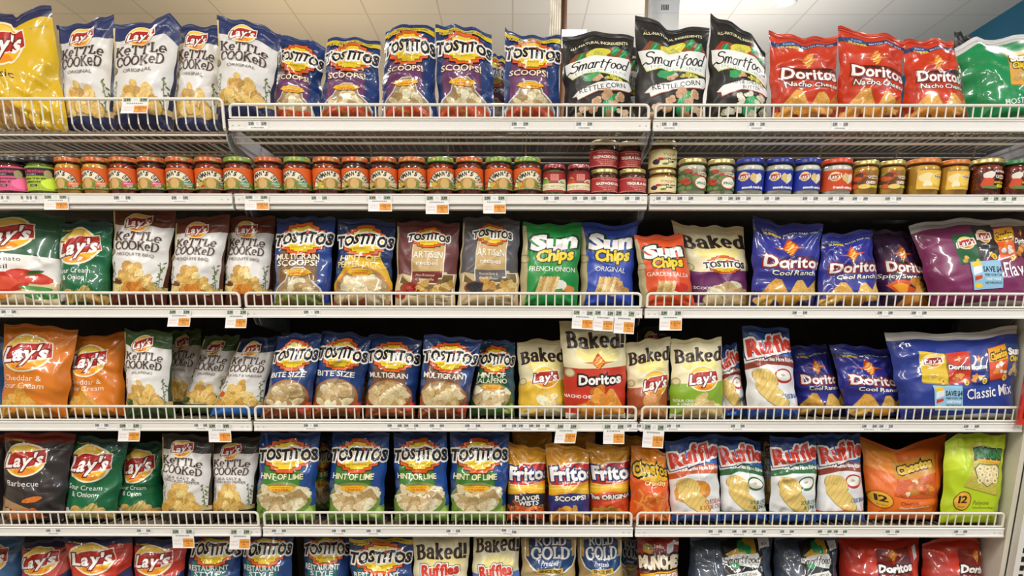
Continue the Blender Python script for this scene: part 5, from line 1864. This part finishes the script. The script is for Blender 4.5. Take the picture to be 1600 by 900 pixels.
jar(-2, 45, 246, 'pink', salsa_dk, LB, 'salsa jar with pink label and black lid', rot=6, lz=(.1, .74))
jar(44, 91, 246, 'lime', verde, LB, 'salsa jar with lime green label and black lid', rot=6, lz=(.1, .74))
NW = [(89, 131, 'newman_cheese', cheese, LO, 'yellow cheese dip jar with orange lid, left of its pair', -14),
      (131, 174, 'newman_cheese', cheese, LO, 'yellow cheese dip jar with orange lid, right of its pair', -14),
      (173, 217, 'newman_mango', salsa, LO, 'orange labelled salsa jar with pink tag, first of two', -16),
      (217, 261, 'newman_mango', salsa_dk, LO, 'orange labelled salsa jar with pink tag, second of two', -16),
      (261, 306, 'newman_green', salsa, LO, 'orange lidded salsa jar right of the pink tag jars', -6),
      (306, 351, 'newman_red', salsa, LO, 'salsa jar left of the top shelf bracket, label turned right', 22),
      (351, 397, 'newman_green', salsa, LG, 'green lidded salsa jar above the hanging orange ticket', -14),
      (398, 443, 'newman_green', salsa, LO, 'orange lidded salsa jar between two green lidded jars', -10),
      (444, 488, 'newman_green', salsa, LG, 'second green lidded salsa jar from the left', -20),
      (489, 534, 'newman_yellow', salsa, LO, 'orange labelled jar with pineapple print, label turned right', 24),
      (534, 577, 'newman_black', salsa_dk, LO, 'dark bean salsa jar, first of three alike', 6),
      (578, 622, 'newman_black', salsa_dk, LO, 'dark bean salsa jar, middle of three alike', -4),
      (622, 667, 'newman_black', salsa_dk, LO, 'dark bean salsa jar, last of three alike', 2),
      (667, 711, 'newman_orange', salsa, LG, 'plain orange label salsa jar left of the peach jar', 20),
      (711, 756, 'newman_yellow', salsa, LO, 'peach salsa jar with yellow fruit on orange label', -6),
      (757, 801, 'newman_orange', salsa, LG, 'plain orange label salsa jar right of the peach jar', 20),
      (802, 846, 'newman_orange', salsa, LG, 'last orange label salsa jar, beside small red jars', 10)]
for x0, x1, de, co, li, la, ro in NW:
    jar(x0, x1, 246.5, de, co, li, la, rot=ro)
jar(848, 884, 258, 'artichoke', verde, LRED, 'small dark red artichoke spread jar', rot=-4, lz=(.1, .76))
jar(886, 922, 258, 'sundried', salsa, LRED, 'small dark red sun dried tomato spread jar', rot=4, lz=(.1, .76))
t1 = jar(922, 966, 265, 'gazpacho', gaz, LGO, 'lower of two stacked gazpacho salsa jars', shape='squat', rot=14, lz=(.12, .66))
t2 = jar(966.5, 1010, 265, 'tequila', gaz, LGO, 'lower of two stacked tequila salsa jars', shape='squat', rot=24, lz=(.12, .66))
t3 = jar(1013, 1057, 266, 'eggplant', egg, LGO, 'lower of two stacked eggplant dip jars', shape='squat', rot=4, lz=(.12, .7))
jar(921, 965, 220, 'gazpacho', gaz, LGO, 'upper gazpacho salsa jar with gold lid', base=t1, depth=.05, shape='squat', rot=2, lz=(.12, .66))
jar(965.5, 1002, 222, 'tequila', gaz, LGO, 'upper tequila salsa jar with gold lid', base=t2, depth=.064, shape='squat', rot=2, lz=(.12, .66))
jar(1013.5, 1057.5, 221, 'eggplant', egg, LGO, 'upper eggplant dip jar with gold lid', base=t3, depth=.05, shape='squat', rot=12, lz=(.12, .7))
jar(1058, 1103, 248.5, 'spinach', cream, LGO, 'left spinach dip jar, pale green with gold lid', rot=18)
jar(1103.5, 1147, 249.5, 'spinach', cream, LGO, 'right spinach dip jar, pale green with gold lid', rot=8)
for k, (x0, x1, la) in enumerate(((1147.5, 1193, 'blue labelled ranch dip jar beside the spinach dips'), (1193.5, 1238, 'middle one of three blue labelled ranch dip jars'), (1238.5, 1281, 'blue labelled ranch dip jar beside the orange dip jar'))):
    jar(x0, x1, 248.5, 'ranch', white_dip, LBL, la, rot=4 + 6 * k, lz=(.14, .68))
jar(1281.5, 1330, 249, 'french', white_dip, LR2, 'orange labelled french onion dip jar', rot=18, lz=(.14, .68))
jar(1330.5, 1371, 251.5, 'queso', cheese, LGO, 'left yellow queso jar with chili print', rot=-2)
jar(1371.5, 1412.5, 251.5, 'queso', cheese, LGO, 'right yellow queso jar with chili print', rot=12)
jar(1413, 1466, 249, 'smooth', cheese, LO2, 'largest yellow cheese dip jar with amber lid', rot=20)
jar(1466.5, 1511, 250.5, 'smooth', cheese, LO2, 'smaller yellow cheese dip jar with amber lid', rot=10)
jar(1512, 1563, 249, 'salsa', salsa, LGO, 'red chunky salsa jar with gold lid', rot=16)
jar(1563.5, 1610, 250, 'salsa_green', salsa, plain('lid_green_edge', '#3f7a4a', .3), 'red salsa jar with green lid at the right edge', rot=4)

# ------------------------------------------------------------------ shelves
ENAMEL = plain('white_enamel', '#e3dfd8', .3, noise=.03, scale=3)
WIRE = plain('white_wire', '#e2dccf', .38)
WIRE_SHADE = plain('wire_shade_tone', '#8a7d6a', .45)  # pale wire darkened: shade under the deck is put into the colour
BRK = plain('bracket_steel', '#a8a6ab', .45)


def rounded(xa, xb, zb, zt, y, r=.012, n=5):
    p = [(xa, y, zb)]
    for k in range(n + 1):
        a = PI - PI / 2 * k / n
        p.append((xa + r + r * math.cos(a), y, zt - r + r * math.sin(a)))
    for k in range(n + 1):
        a = PI / 2 - PI / 2 * k / n
        p.append((xb - r + r * math.cos(a), y, zt - r + r * math.sin(a)))
    p.append((xb, y, zb))
    return p


SIDE = ['left', 'middle', 'right']
HOLD = {(1, 0): 'white wire basket shelf holding the yellow and white bags', (1, 1): 'top shelf section under the purple tortilla chip bags', (1, 2): 'top shelf section under the red tortilla chip bags',
        (2, 0): 'second shelf section under the pink and yellow jars', (2, 1): 'second shelf section under the dark bean salsa jars', (2, 2): 'second shelf section under the blue labelled dip jars',
        (3, 0): 'third shelf section under the brown topped kettle bags', (3, 1): 'third shelf section under the artisan tortilla chips', (3, 2): 'third shelf section under the maroon multipack',
        (4, 0): 'fourth shelf section under the orange cheddar bags', (4, 1): 'fourth shelf section under the multigrain tortilla chips', (4, 2): 'fourth shelf section under the blue variety multipack',
        (5, 0): 'fifth shelf section under the black barbecue bag', (5, 1): 'fifth shelf section under the hint of lime bags', (5, 2): 'fifth shelf section under the twelve pack bags',
        (6, 0): 'lowest shelf section under the wavy chip bags', (6, 1): 'lowest shelf section under the baked ridged chips', (6, 2): 'lowest shelf section under the red nacho multipacks'}
for row in range(1, 7):
    for s in range(3):
        xa, xb = JX[s] + .004, JX[s + 1] - .004
        basket = row == 1 and s == 0
        z = BASKET_DECK if basket else DECK[row]
        root = empty('shelf', HOLD[(row, s)], 'shelf', 'shelf sections of the gondola', ((xa + xb) / 2, 0, z))
        ox, oz = (xa + xb) / 2, z
        a, b = xa - ox, xb - ox
        m = MB()
        if row == 2:
            m.box(a, b, 0.001, DEPTH, -.018, 0)
            m.box(a, b, 0.0, .012, -.043, -.018)
            m.build('deck', ENAMEL, root)
        else:
            n = int((b - a) / .0254)
            for k in range(n + 1):
                x = a + .006 + (b - a - .012) * k / n
                m.tube([(x, .002, -.0022), (x, DEPTH, -.0022)], .0018, 5)
            for y in (.012, .14, .28, DEPTH - .004):
                m.tube([(a, y, -.0065), (b, y, -.0065)], .0028, 6)
            if row == 1:
                zz = (-.012, -.024) if basket else (-.043, -.056)
                for q, y in zip(zz, (.014, .03)):
                    m.tube([(a, y, q), (b, y, q)], .0034, 6, 1)
                for q, y in zip(zz, (.3, .32)):
                    m.tube([(a, y, q), (b, y, q)], .003, 6)
                for k in range(5):
                    x = a + .1 + (b - a - .2) * k / 4
                    m.tube([(x, .014, zz[0]), (x, .03, -.012), (x, .3, -.012), (x, .31, zz[0])], .0028, 6)
            else:
                m.box(a, b, .03, DEPTH, -.02, -.0105)
            m.build('deck', [WIRE_SHADE, WIRE], root)
        if row < 6 and not basket:
            zt, zb = RTOP[row] - oz, RBOT[row] - oz
            r = MB()
            r.extrude_x([(0, zt), (-.011, zt), (-.013, zt - .003), (-.0105, zt - .005), (-.0105, zb + .007), (-.0145, zb + .005), (-.0145, zb), (0, zb)], a, b)
            if row == 2:
                r.extrude_x([(0, zb), (-.007, zb), (-.007, zb - .013), (0, zb - .015)], a, b)
            rr = r.build('price_rail', ENAMEL, root)
            sc = MB()
            for x in (a + .012, a + .03, b - .012, b - .03):
                sc.lathe([(.0018, 0), (.0018, .0012)], 8)
                q = len(sc.v) - 16
                for i in range(q, len(sc.v)):
                    vx, vy, vz = sc.v[i]
                    sc.v[i] = (x + vx, -.0105 - vz, zt - .016 + vy)
            sc.build('rivet', BRK, rr)
        if row in FTOP:
            f = MB()
            ft = (2.117 if basket else FTOP[row]) - oz
            ybar = -.006
            if basket:
                f.tube(rounded(a + .006, b - .006, .0, ft, ybar), .0045, 8)
                n = 44
                for k in range(1, n):
                    x = a + .006 + (b - a - .012) * k / n
                    f.tube([(x, ybar, ft), (x, ybar, .012), (x, .004, .002), (x, .05, -.002)], .0024, 6)
                for x in (a + .006, b - .006):
                    f.tube([(x, ybar, .0), (x, .03, -.01)], .0042, 8)
            else:
                f.tube(rounded(a + .006, b - .006, .002, ft, ybar), .0042, 8)
                f.tube([(a + .006, ybar, .003), (b - .006, ybar, .003)], .0032, 8)
                n = int((b - a) / .0262)
                for k in range(1, n):
                    x = a + .006 + (b - a - .012) * k / n
                    f.tube([(x, ybar, .003), (x, ybar, ft)], .0023, 6)
            f.build('wire_fence', WIRE, root)
        for x in (a + .004, b - .004):
            k = MB()
            zz = -.03 if row in (1,) else -.02
            zz = -.02 if basket else zz
            ys = .002 if row == 1 else .11
            pr = [(ys, zz + .015), (DEPTH, zz + .015), (DEPTH, zz - .06), (ys + .06, zz - .035), (ys + .02, zz - .03), (ys, zz - .01)]
            k.extrude_x(pr, x - .0015, x + .0015)
            k.build('bracket', BRK, root)

# ------------------------------------------------------------------ price tickets in the rails
def ticket_obj(row, x0, x1, green=0, special=0, y0=None, y1=None, tilt=0, where=None):
    D = TICK[(green, special)]
    zt = RTOP[row] - .005 if row else 0
    yy = -.0118 - .0003
    if where is None:
        xa, xb = x_at(x0, yy, zt), x_at(x1, yy, zt)
        zb = zt - .021 if not special else z_of(y1, yy)
        za = zt if y0 is None else z_of(y0, yy)
    else:
        yy = where
        p, q = at_y(x0, y0, yy), at_y(x1, y1, yy)
        xa, xb, za, zb = p.x, q.x, p.z, q.z
    if special:
        yy -= .003
    cx, cz = (xa + xb) / 2, za
    w, h = xb - xa, za - zb
    nu, nv = 4, 4
    u, v = np.meshgrid(np.linspace(0, 1, nu + 1), np.linspace(0, 1, nv + 1))
    curl = -.004 * np.clip(.5 - v, 0, 1) ** 2 * 4 * (1 if special else .0)
    P = np.stack([(u - .5) * w + (v - 1) * (.12 * w if special and tilt == 0 and int(x0) % 3 == 0 else 0), curl, (v - 1) * h], -1)
    N = grid_normals(P)
    b = surface_piece(P, N)
    b['mi'] = np.zeros(len(b['f']), int)
    bk = surface_piece(P + np.array([0, .0004, 0]), -N, True)
    bk['mi'] = np.zeros(len(bk['f']), int)
    dr = drape(D, 'body', P, N, .00005)
    dr['mi'] = dr['mi'] + 1
    o = link('price_ticket', mesh_from('price_ticket', [b, bk, dr], [film('#eceae6', 'paper')] + [film(c, 'paper') for c in dr['cols']]), None, (cx, yy, cz))
    o.rotation_euler[1] = math.radians(tilt)
    cands = [q for q in BAGS if q[0] == (row or 1)]
    near = min(cands, key=lambda q: abs(q[1] - (x0 + x1) / 2))[2]
    TK.append((o, near, special, (x0 + x1) / 2, row or 1))
    return o


TK = []
for x in ((386, 418), (798, 827), (899, 927), (1033, 1060), (1170, 1197), (1300, 1327)):
    ticket_obj(1, *x)
for x in ((0, 14), (31, 45), (45, 58), (176, 205), (266, 295), (485, 512), (848, 875), (893, 920), (922, 950), (975, 1001), (1024, 1050), (1057, 1085), (1120, 1147), (1148, 1175), (1193, 1220), (1253, 1280), (1293, 1320), (1331, 1358), (1382, 1410), (1536, 1562), (1564, 1590)):
    ticket_obj(2, *x, green=1 if x[0] > 1500 else 0)
for x0, x1, y1 in ((68, 106, 329), (382, 420, 329), (575, 612, 331), (665, 701, 335), (755, 790, 334)):
    ticket_obj(2, x0, x1, 1, 1, None, y1)
for x in ((0, 26), (473, 500), (1237, 1263), (1370, 1397), (1423, 1450)):
    ticket_obj(3, *x)
for x0, x1, y1 in ((264, 299, 511), (354, 387, 513), (895, 928, 514), (928.5, 960, 517), (961, 993, 521), (1031, 1066, 516)):
    ticket_obj(3, x0, x1, 1, 1, None, y1, 3 if 890 < x0 < 1000 else 0)
for x in ((147, 170), (302, 324.5), (473, 498), (604, 629), (630, 655), (670, 695), (725, 752), (783, 808), (809, 835), (836, 860), (979, 1003), (1041, 1064), (1141, 1165), (1346, 1372), (1373, 1397), (1505, 1532)):
    ticket_obj(4, *x)
for x0, x1, y1 in ((186, 220, 690), (325, 360, 691), (870, 903, 692), (943, 976, 693), (1006, 1039, 699)):
    ticket_obj(4, x0, x1, 1, 1, None, y1, 0 if x0 < 1000 else 3)
for x in ((70, 95), (212, 236), (423, 448), (517, 541), (571, 596), (696, 720), (1106, 1130), (1143, 1168), (1174, 1198), (1218, 1242), (1277, 1301), (1302, 1325), (1383, 1407), (1490, 1513)):
    ticket_obj(5, *x, green=1 if 1270 < x[0] < 1330 else 0)
ticket_obj(5, 783, 809, tilt=10)
for x0, x1, y1 in ((268, 302, 856), (360, 392, 858)):
    ticket_obj(5, x0, x1, 1, 1, None, y1)
ticket_obj(0, 192, 236, 1, 1, 153, 178, 0, where=-.013)
byk = {}
for t in TK:
    byk.setdefault((t[1], t[2]), []).append(t)
for (near, spec), ts in byk.items():
    ts.sort(key=lambda t: t[3])
    for i, t in enumerate(ts):
        pos = '' if len(ts) == 1 else ('left ' if i == 0 else 'right ') if len(ts) == 2 else ('left ', 'middle ', 'right ')[i]
        short = ' '.join(near.split()[:10])
        lab = ('%sorange sale ticket under the %s' if spec else '%swhite price ticket under the %s') % (pos, short)
        tag(t[0], lab, 'price ticket', ('sale tickets hanging from the shelf rails' if spec else 'price tickets in the shelf rails'))

# ------------------------------------------------------------------ gondola frame
root = empty('gondola_frame', 'dark backed store shelving frame carrying every shelf', 'shelving frame', None, (0, .45, 0))
m = MB()
m.box(JX[0] - .4, JX[3] + 1.2, 0.0, .012, 0.02, 2.17)
m.build('back_panel', plain('dark_pegboard', '#2e2824', .7, noise=.25, scale=20), root)
for x in JX:
    k = MB()
    k.box(x - .016, x + .016, -.026, -.001, 0, 2.05)
    k.build('upright', plain('upright_grey', '#6f6962', .5), root)
e = MB()
e.box(JX[3] + .006, JX[3] + .022, -.46, -0.001, 0, 2.0)
e.build('end_panel', plain('end_panel_cream', '#d9d3c2', .45, noise=.05, scale=6), root)
k = MB()
k.box(JX[0] - .4, JX[3] + .006, -.44, -.0, .0, .12)
k.build('base', plain('kick_grey', '#57524c', .5), root)
up = MB()
xs = JX[3] + .024
up.box(xs, xs + .05, -.50, -.465, 0, 2.0)
po = up.build('upright', plain('post_white', '#dcd7cc', .4), root)
sl = MB()
for i in range(60):
    sl.box(xs + .018, xs + .032, -.5006, -.4995, .12 + i * .03, .138 + i * .03)
sl.build('slots', plain('slot_black', '#121110', .6), po)

# red edged pouch hanging at the right end of the fourth shelf
p0, p1 = at_y(1591, 664, -.035), at_y(1620, 560, -.035)
root = empty('hanging_pouch', 'red edged dark pouch hanging at the right end of the fourth shelf', 'pouch', None, tuple(p0))
m = MB()
w, h = p1.x - p0.x, p1.z - p0.z
m.box(0, w, 0, .014, 0, h)
m.build('border', film('#c8351f', 'gloss'), root)
m = MB()
m.box(.012, w - .012, -.004, .0, .02, h - .012)
m.build('front', film('#3a3440', 'gloss'), root)

LK = 1.45

# ------------------------------------------------------------------ room
def struct(name, mb, mat):
    return tag(mb.build(name, mat), None, None, None, 'structure')


XL, XR, YN, YF, ZC = -7.0, 4.08, -4.2, 12.0, 4.0


def grid_mat(name, hexcol, linecol, w, h, mortar):
    m = bpy.data.materials.new(name)
    m.use_nodes = True
    nt = m.node_tree
    b = nt.nodes['Principled BSDF']
    b.inputs['Roughness'].default_value = .75
    tc = nt.nodes.new('ShaderNodeTexCoord')
    br = nt.nodes.new('ShaderNodeTexBrick')
    br.offset = 0
    br.inputs['Color1'].default_value = lin(hexcol) + [1]
    br.inputs['Color2'].default_value = lin(dark(hexcol, .985)) + [1]
    br.inputs['Mortar'].default_value = lin(linecol) + [1]
    br.inputs['Scale'].default_value = 1
    br.inputs['Mortar Size'].default_value = mortar
    br.inputs['Brick Width'].default_value = w
    br.inputs['Row Height'].default_value = h
    nt.links.new(tc.outputs['Object'], br.inputs['Vector'])
    nt.links.new(br.outputs['Color'], b.inputs['Base Color'])
    return m


m = MB()
m.box(XL, XR, YN, YF, -.1, 0)
struct('floor', m, grid_mat('vinyl_tiles', '#6f695e', '#5f594f', .305, .305, .003))
m = MB()
m.box(XL, XR, YN, YF, ZC, ZC + .1)
struct('ceiling', m, grid_mat('ceiling_tiles', '#e9e5df', '#d0c9be', .61, 1.22, .007))
m = MB()
m.box(XR, XR + .1, YN, YF, 0, ZC)
struct('wall_right', m, plain('teal_paint', '#1f6f94', .6, noise=.06, scale=2))
m = MB()
m.box(XL - .1, XL, YN, YF, 0, ZC)
struct('wall_left', m, plain('beige_paint', '#d6c6a6', .7))
m = MB()
m.box(XL, XR, YF, YF + .1, 0, ZC)
struct('wall_far', m, plain('beige_far', '#d8cdb6', .7))
m = MB()
m.box(XL, XR, YN - .1, YN, 0, ZC)
struct('wall_near', m, plain('near_paint', '#7d7468', .7))

# wooden post and rolled banner beyond the shelving
YB = 2.6
a, b = at_y(877, 20, YB), at_y(886, 20, YB)
m = MB()
m.box(a.x, b.x, YB, YB + .05, 0, ZC)
m.box(a.x - .004, b.x + .004, YB - .004, YB + .054, 0, .1)
tag(m.build('wood_post', plain('brown_wood', '#8a5a36', .5, noise=.3, scale=5)), 'brown wooden post rising to the ceiling behind the shelving', 'post')
a, b = at_y(860, 10, YB - .1), at_y(877, 10, YB - .1)
c, d = at_y(857, 70, YB - .1), at_y(876, 70, YB - .1)
m = MB()
for i in range(5):
    t = (i + .5) / 5
    xt, xb = a.x + (b.x - a.x) * t, c.x + (d.x - c.x) * t
    m.tube([(xt + .01, YB - .1, ZC - .01), (xt, YB - .1, a.z), (xb, YB - .1, c.z), (xb - .01, YB - .1, c.z - .3)], (b.x - a.x) / 8.5, 8)
tag(m.build('folded_banner', plain('grey_cloth', '#9a9284', .8, noise=.2, scale=12), None, True), 'grey pleated banner hanging beside the brown post', 'banner')
# white card on a stand
p, q = at_y(878, 46, 2.3), at_y(916, 75, 2.3)
m = MB()
m.box(p.x, q.x, 2.3, 2.305, q.z, p.z)
root = empty('sign_card', 'white card sign behind the first black popcorn bag', 'sign', None, ((p.x + q.x) / 2, 2.3, 0))
o = m.build('card', plain('card_white', '#e6e6e8', .6), root)
o.location = (-(p.x + q.x) / 2, -2.3, 0)
m = MB()
m.tube([(0, .01, 0), (0, .01, q.z + .05)], .012, 8)
m.lathe([(.14, 0), (.14, .01), (.02, .02)], 20, (0, .01))
m.build('stand', plain('stand_grey', '#8f8f90', .4), root)
# hanging white aisle sign box
p, q = at_y(1017, -20, 3.0), at_y(1060, 46, 3.0)
zs = at_y(1017, 20, 3.0).z
cx = (p.x + q.x) / 2
root = empty('aisle_sign', 'white box sign hanging behind the tallest popcorn bag', 'sign', None, (cx, 3.0, p.z))
w = q.x - p.x
m = MB()
m.box(-w / 2, w / 2, 0, .06, zs - p.z, .0)
m.build('upper_panel', plain('sign_grey', '#eef0f4', .5), root)
m = MB()
m.box(-w / 2, w / 2, .002, .058, q.z - p.z, zs - p.z)
m.build('lower_panel', plain('sign_white', '#f2f1f0', .5), root)
m = MB()
for i in range(5):
    m.box(-w * .12 + i * w * .055, -w * .09 + i * w * .055, -.001, .0, zs - p.z + .015, zs - p.z + .045)
m.build('barcode', plain('ink_black', '#2a2828', .6), root)
m = MB()
m.tube([(-w * .3, .03, 0), (-w * .3, .03, ZC - p.z)], .006, 8)
m.tube([(w * .3, .03, 0), (w * .3, .03, ZC - p.z)], .006, 8)
m.build('hanger', plain('stand_grey', '#8f8f90', .4), root)
p = at_y(1010, 20, 2.9)
m = MB()
m.tube([(p.x, 2.9, 0), (p.x, 2.9, ZC - .02)], .011, 8)
m.lathe([(.16, 0), (.16, .012), (.02, .03)], 20, (p.x, 2.9))
tag(m.build('pole', plain('tan_pole', '#a8977a', .5), None, True), 'thin tan pole left of the hanging white box sign', 'pole')
# recessed downlight
p = at_z(1225, 3, ZC)
root = empty('downlight', 'round recessed ceiling lamp above the red bags', 'lamp', None, (p.x, p.y, ZC))
m = MB()
m.lathe([(.062, -.001), (.085, -.012), (.1, -.008), (.1, -.0005)], 32, cap=False)
m.build('trim_ring', plain('ring_white', '#f0efec', .4), root, True)
m = MB()
m.lathe([(.0, -.002), (.062, -.002)], 32, cap=False)
m.build('lamp_disc', plain('lamp_glow', '#fff6e6', .5, emit=1.6), root)

# ------------------------------------------------------------------ light: the store's ceiling lamps, plus added uplights and fill lamps
def lamp(x, y, z, sx, sy, power, col, up=False, rz=0):
    l = bpy.data.lights.new('ceiling_and_fill_lamp', 'AREA')
    l.shape = 'RECTANGLE'
    l.size, l.size_y = sx, sy
    l.energy = power
    l.color = col
    o = bpy.data.objects.new('ceiling_and_fill_lamp', l)
    o.location = (x, y, z)
    o.rotation_euler = (PI if up else 0, 0, rz)
    COL.objects.link(o)
    return o


WARM, NEUT = (1.0, .76, .45), (1.0, .965, .92)
for x in (-3.6, -1.2, 1.2, 3.6):
    lamp(x, -2.2, 3.7, .11, 1.4, 46 * LK, NEUT)
    lamp(x, -3.6, 3.4, .07, .9, 22 * LK, NEUT)
for x in (-5.0, -1.6, 1.6):
    q = (8, 9.5, 21)[int((x > -4) + (x > 0))]
    lamp(x, 4.5, 2.6, 1.2, .3, q * LK, WARM if x < 0 else NEUT, up=True)  # this and the next are unseen uplights added to brighten the ceiling
    lamp(x, 7.5, 2.6, 1.2, .3, q * LK, WARM if x < 0 else NEUT, up=True)
    lamp(x, 4.5, 3.9, .3, 1.2, 12 * LK, NEUT)

for x in (-2.4, 0, 2.4):
    lamp(x, 1.5, 3.7, .07, 1.2, 40 * LK, NEUT)  # fill lamps added to brighten the hanging sign and the card

w = bpy.data.worlds.new('store_air')
w.use_nodes = True
w.node_tree.nodes['Background'].inputs[0].default_value = (1, .96, .9, 1)
w.node_tree.nodes['Background'].inputs[1].default_value = .4
SC.world = w
vs = SC.view_settings
vs.view_transform = 'Standard'
vs.look = 'None'
vs.gamma = 1
vs.use_curve_mapping = False
vs.exposure = 0.0
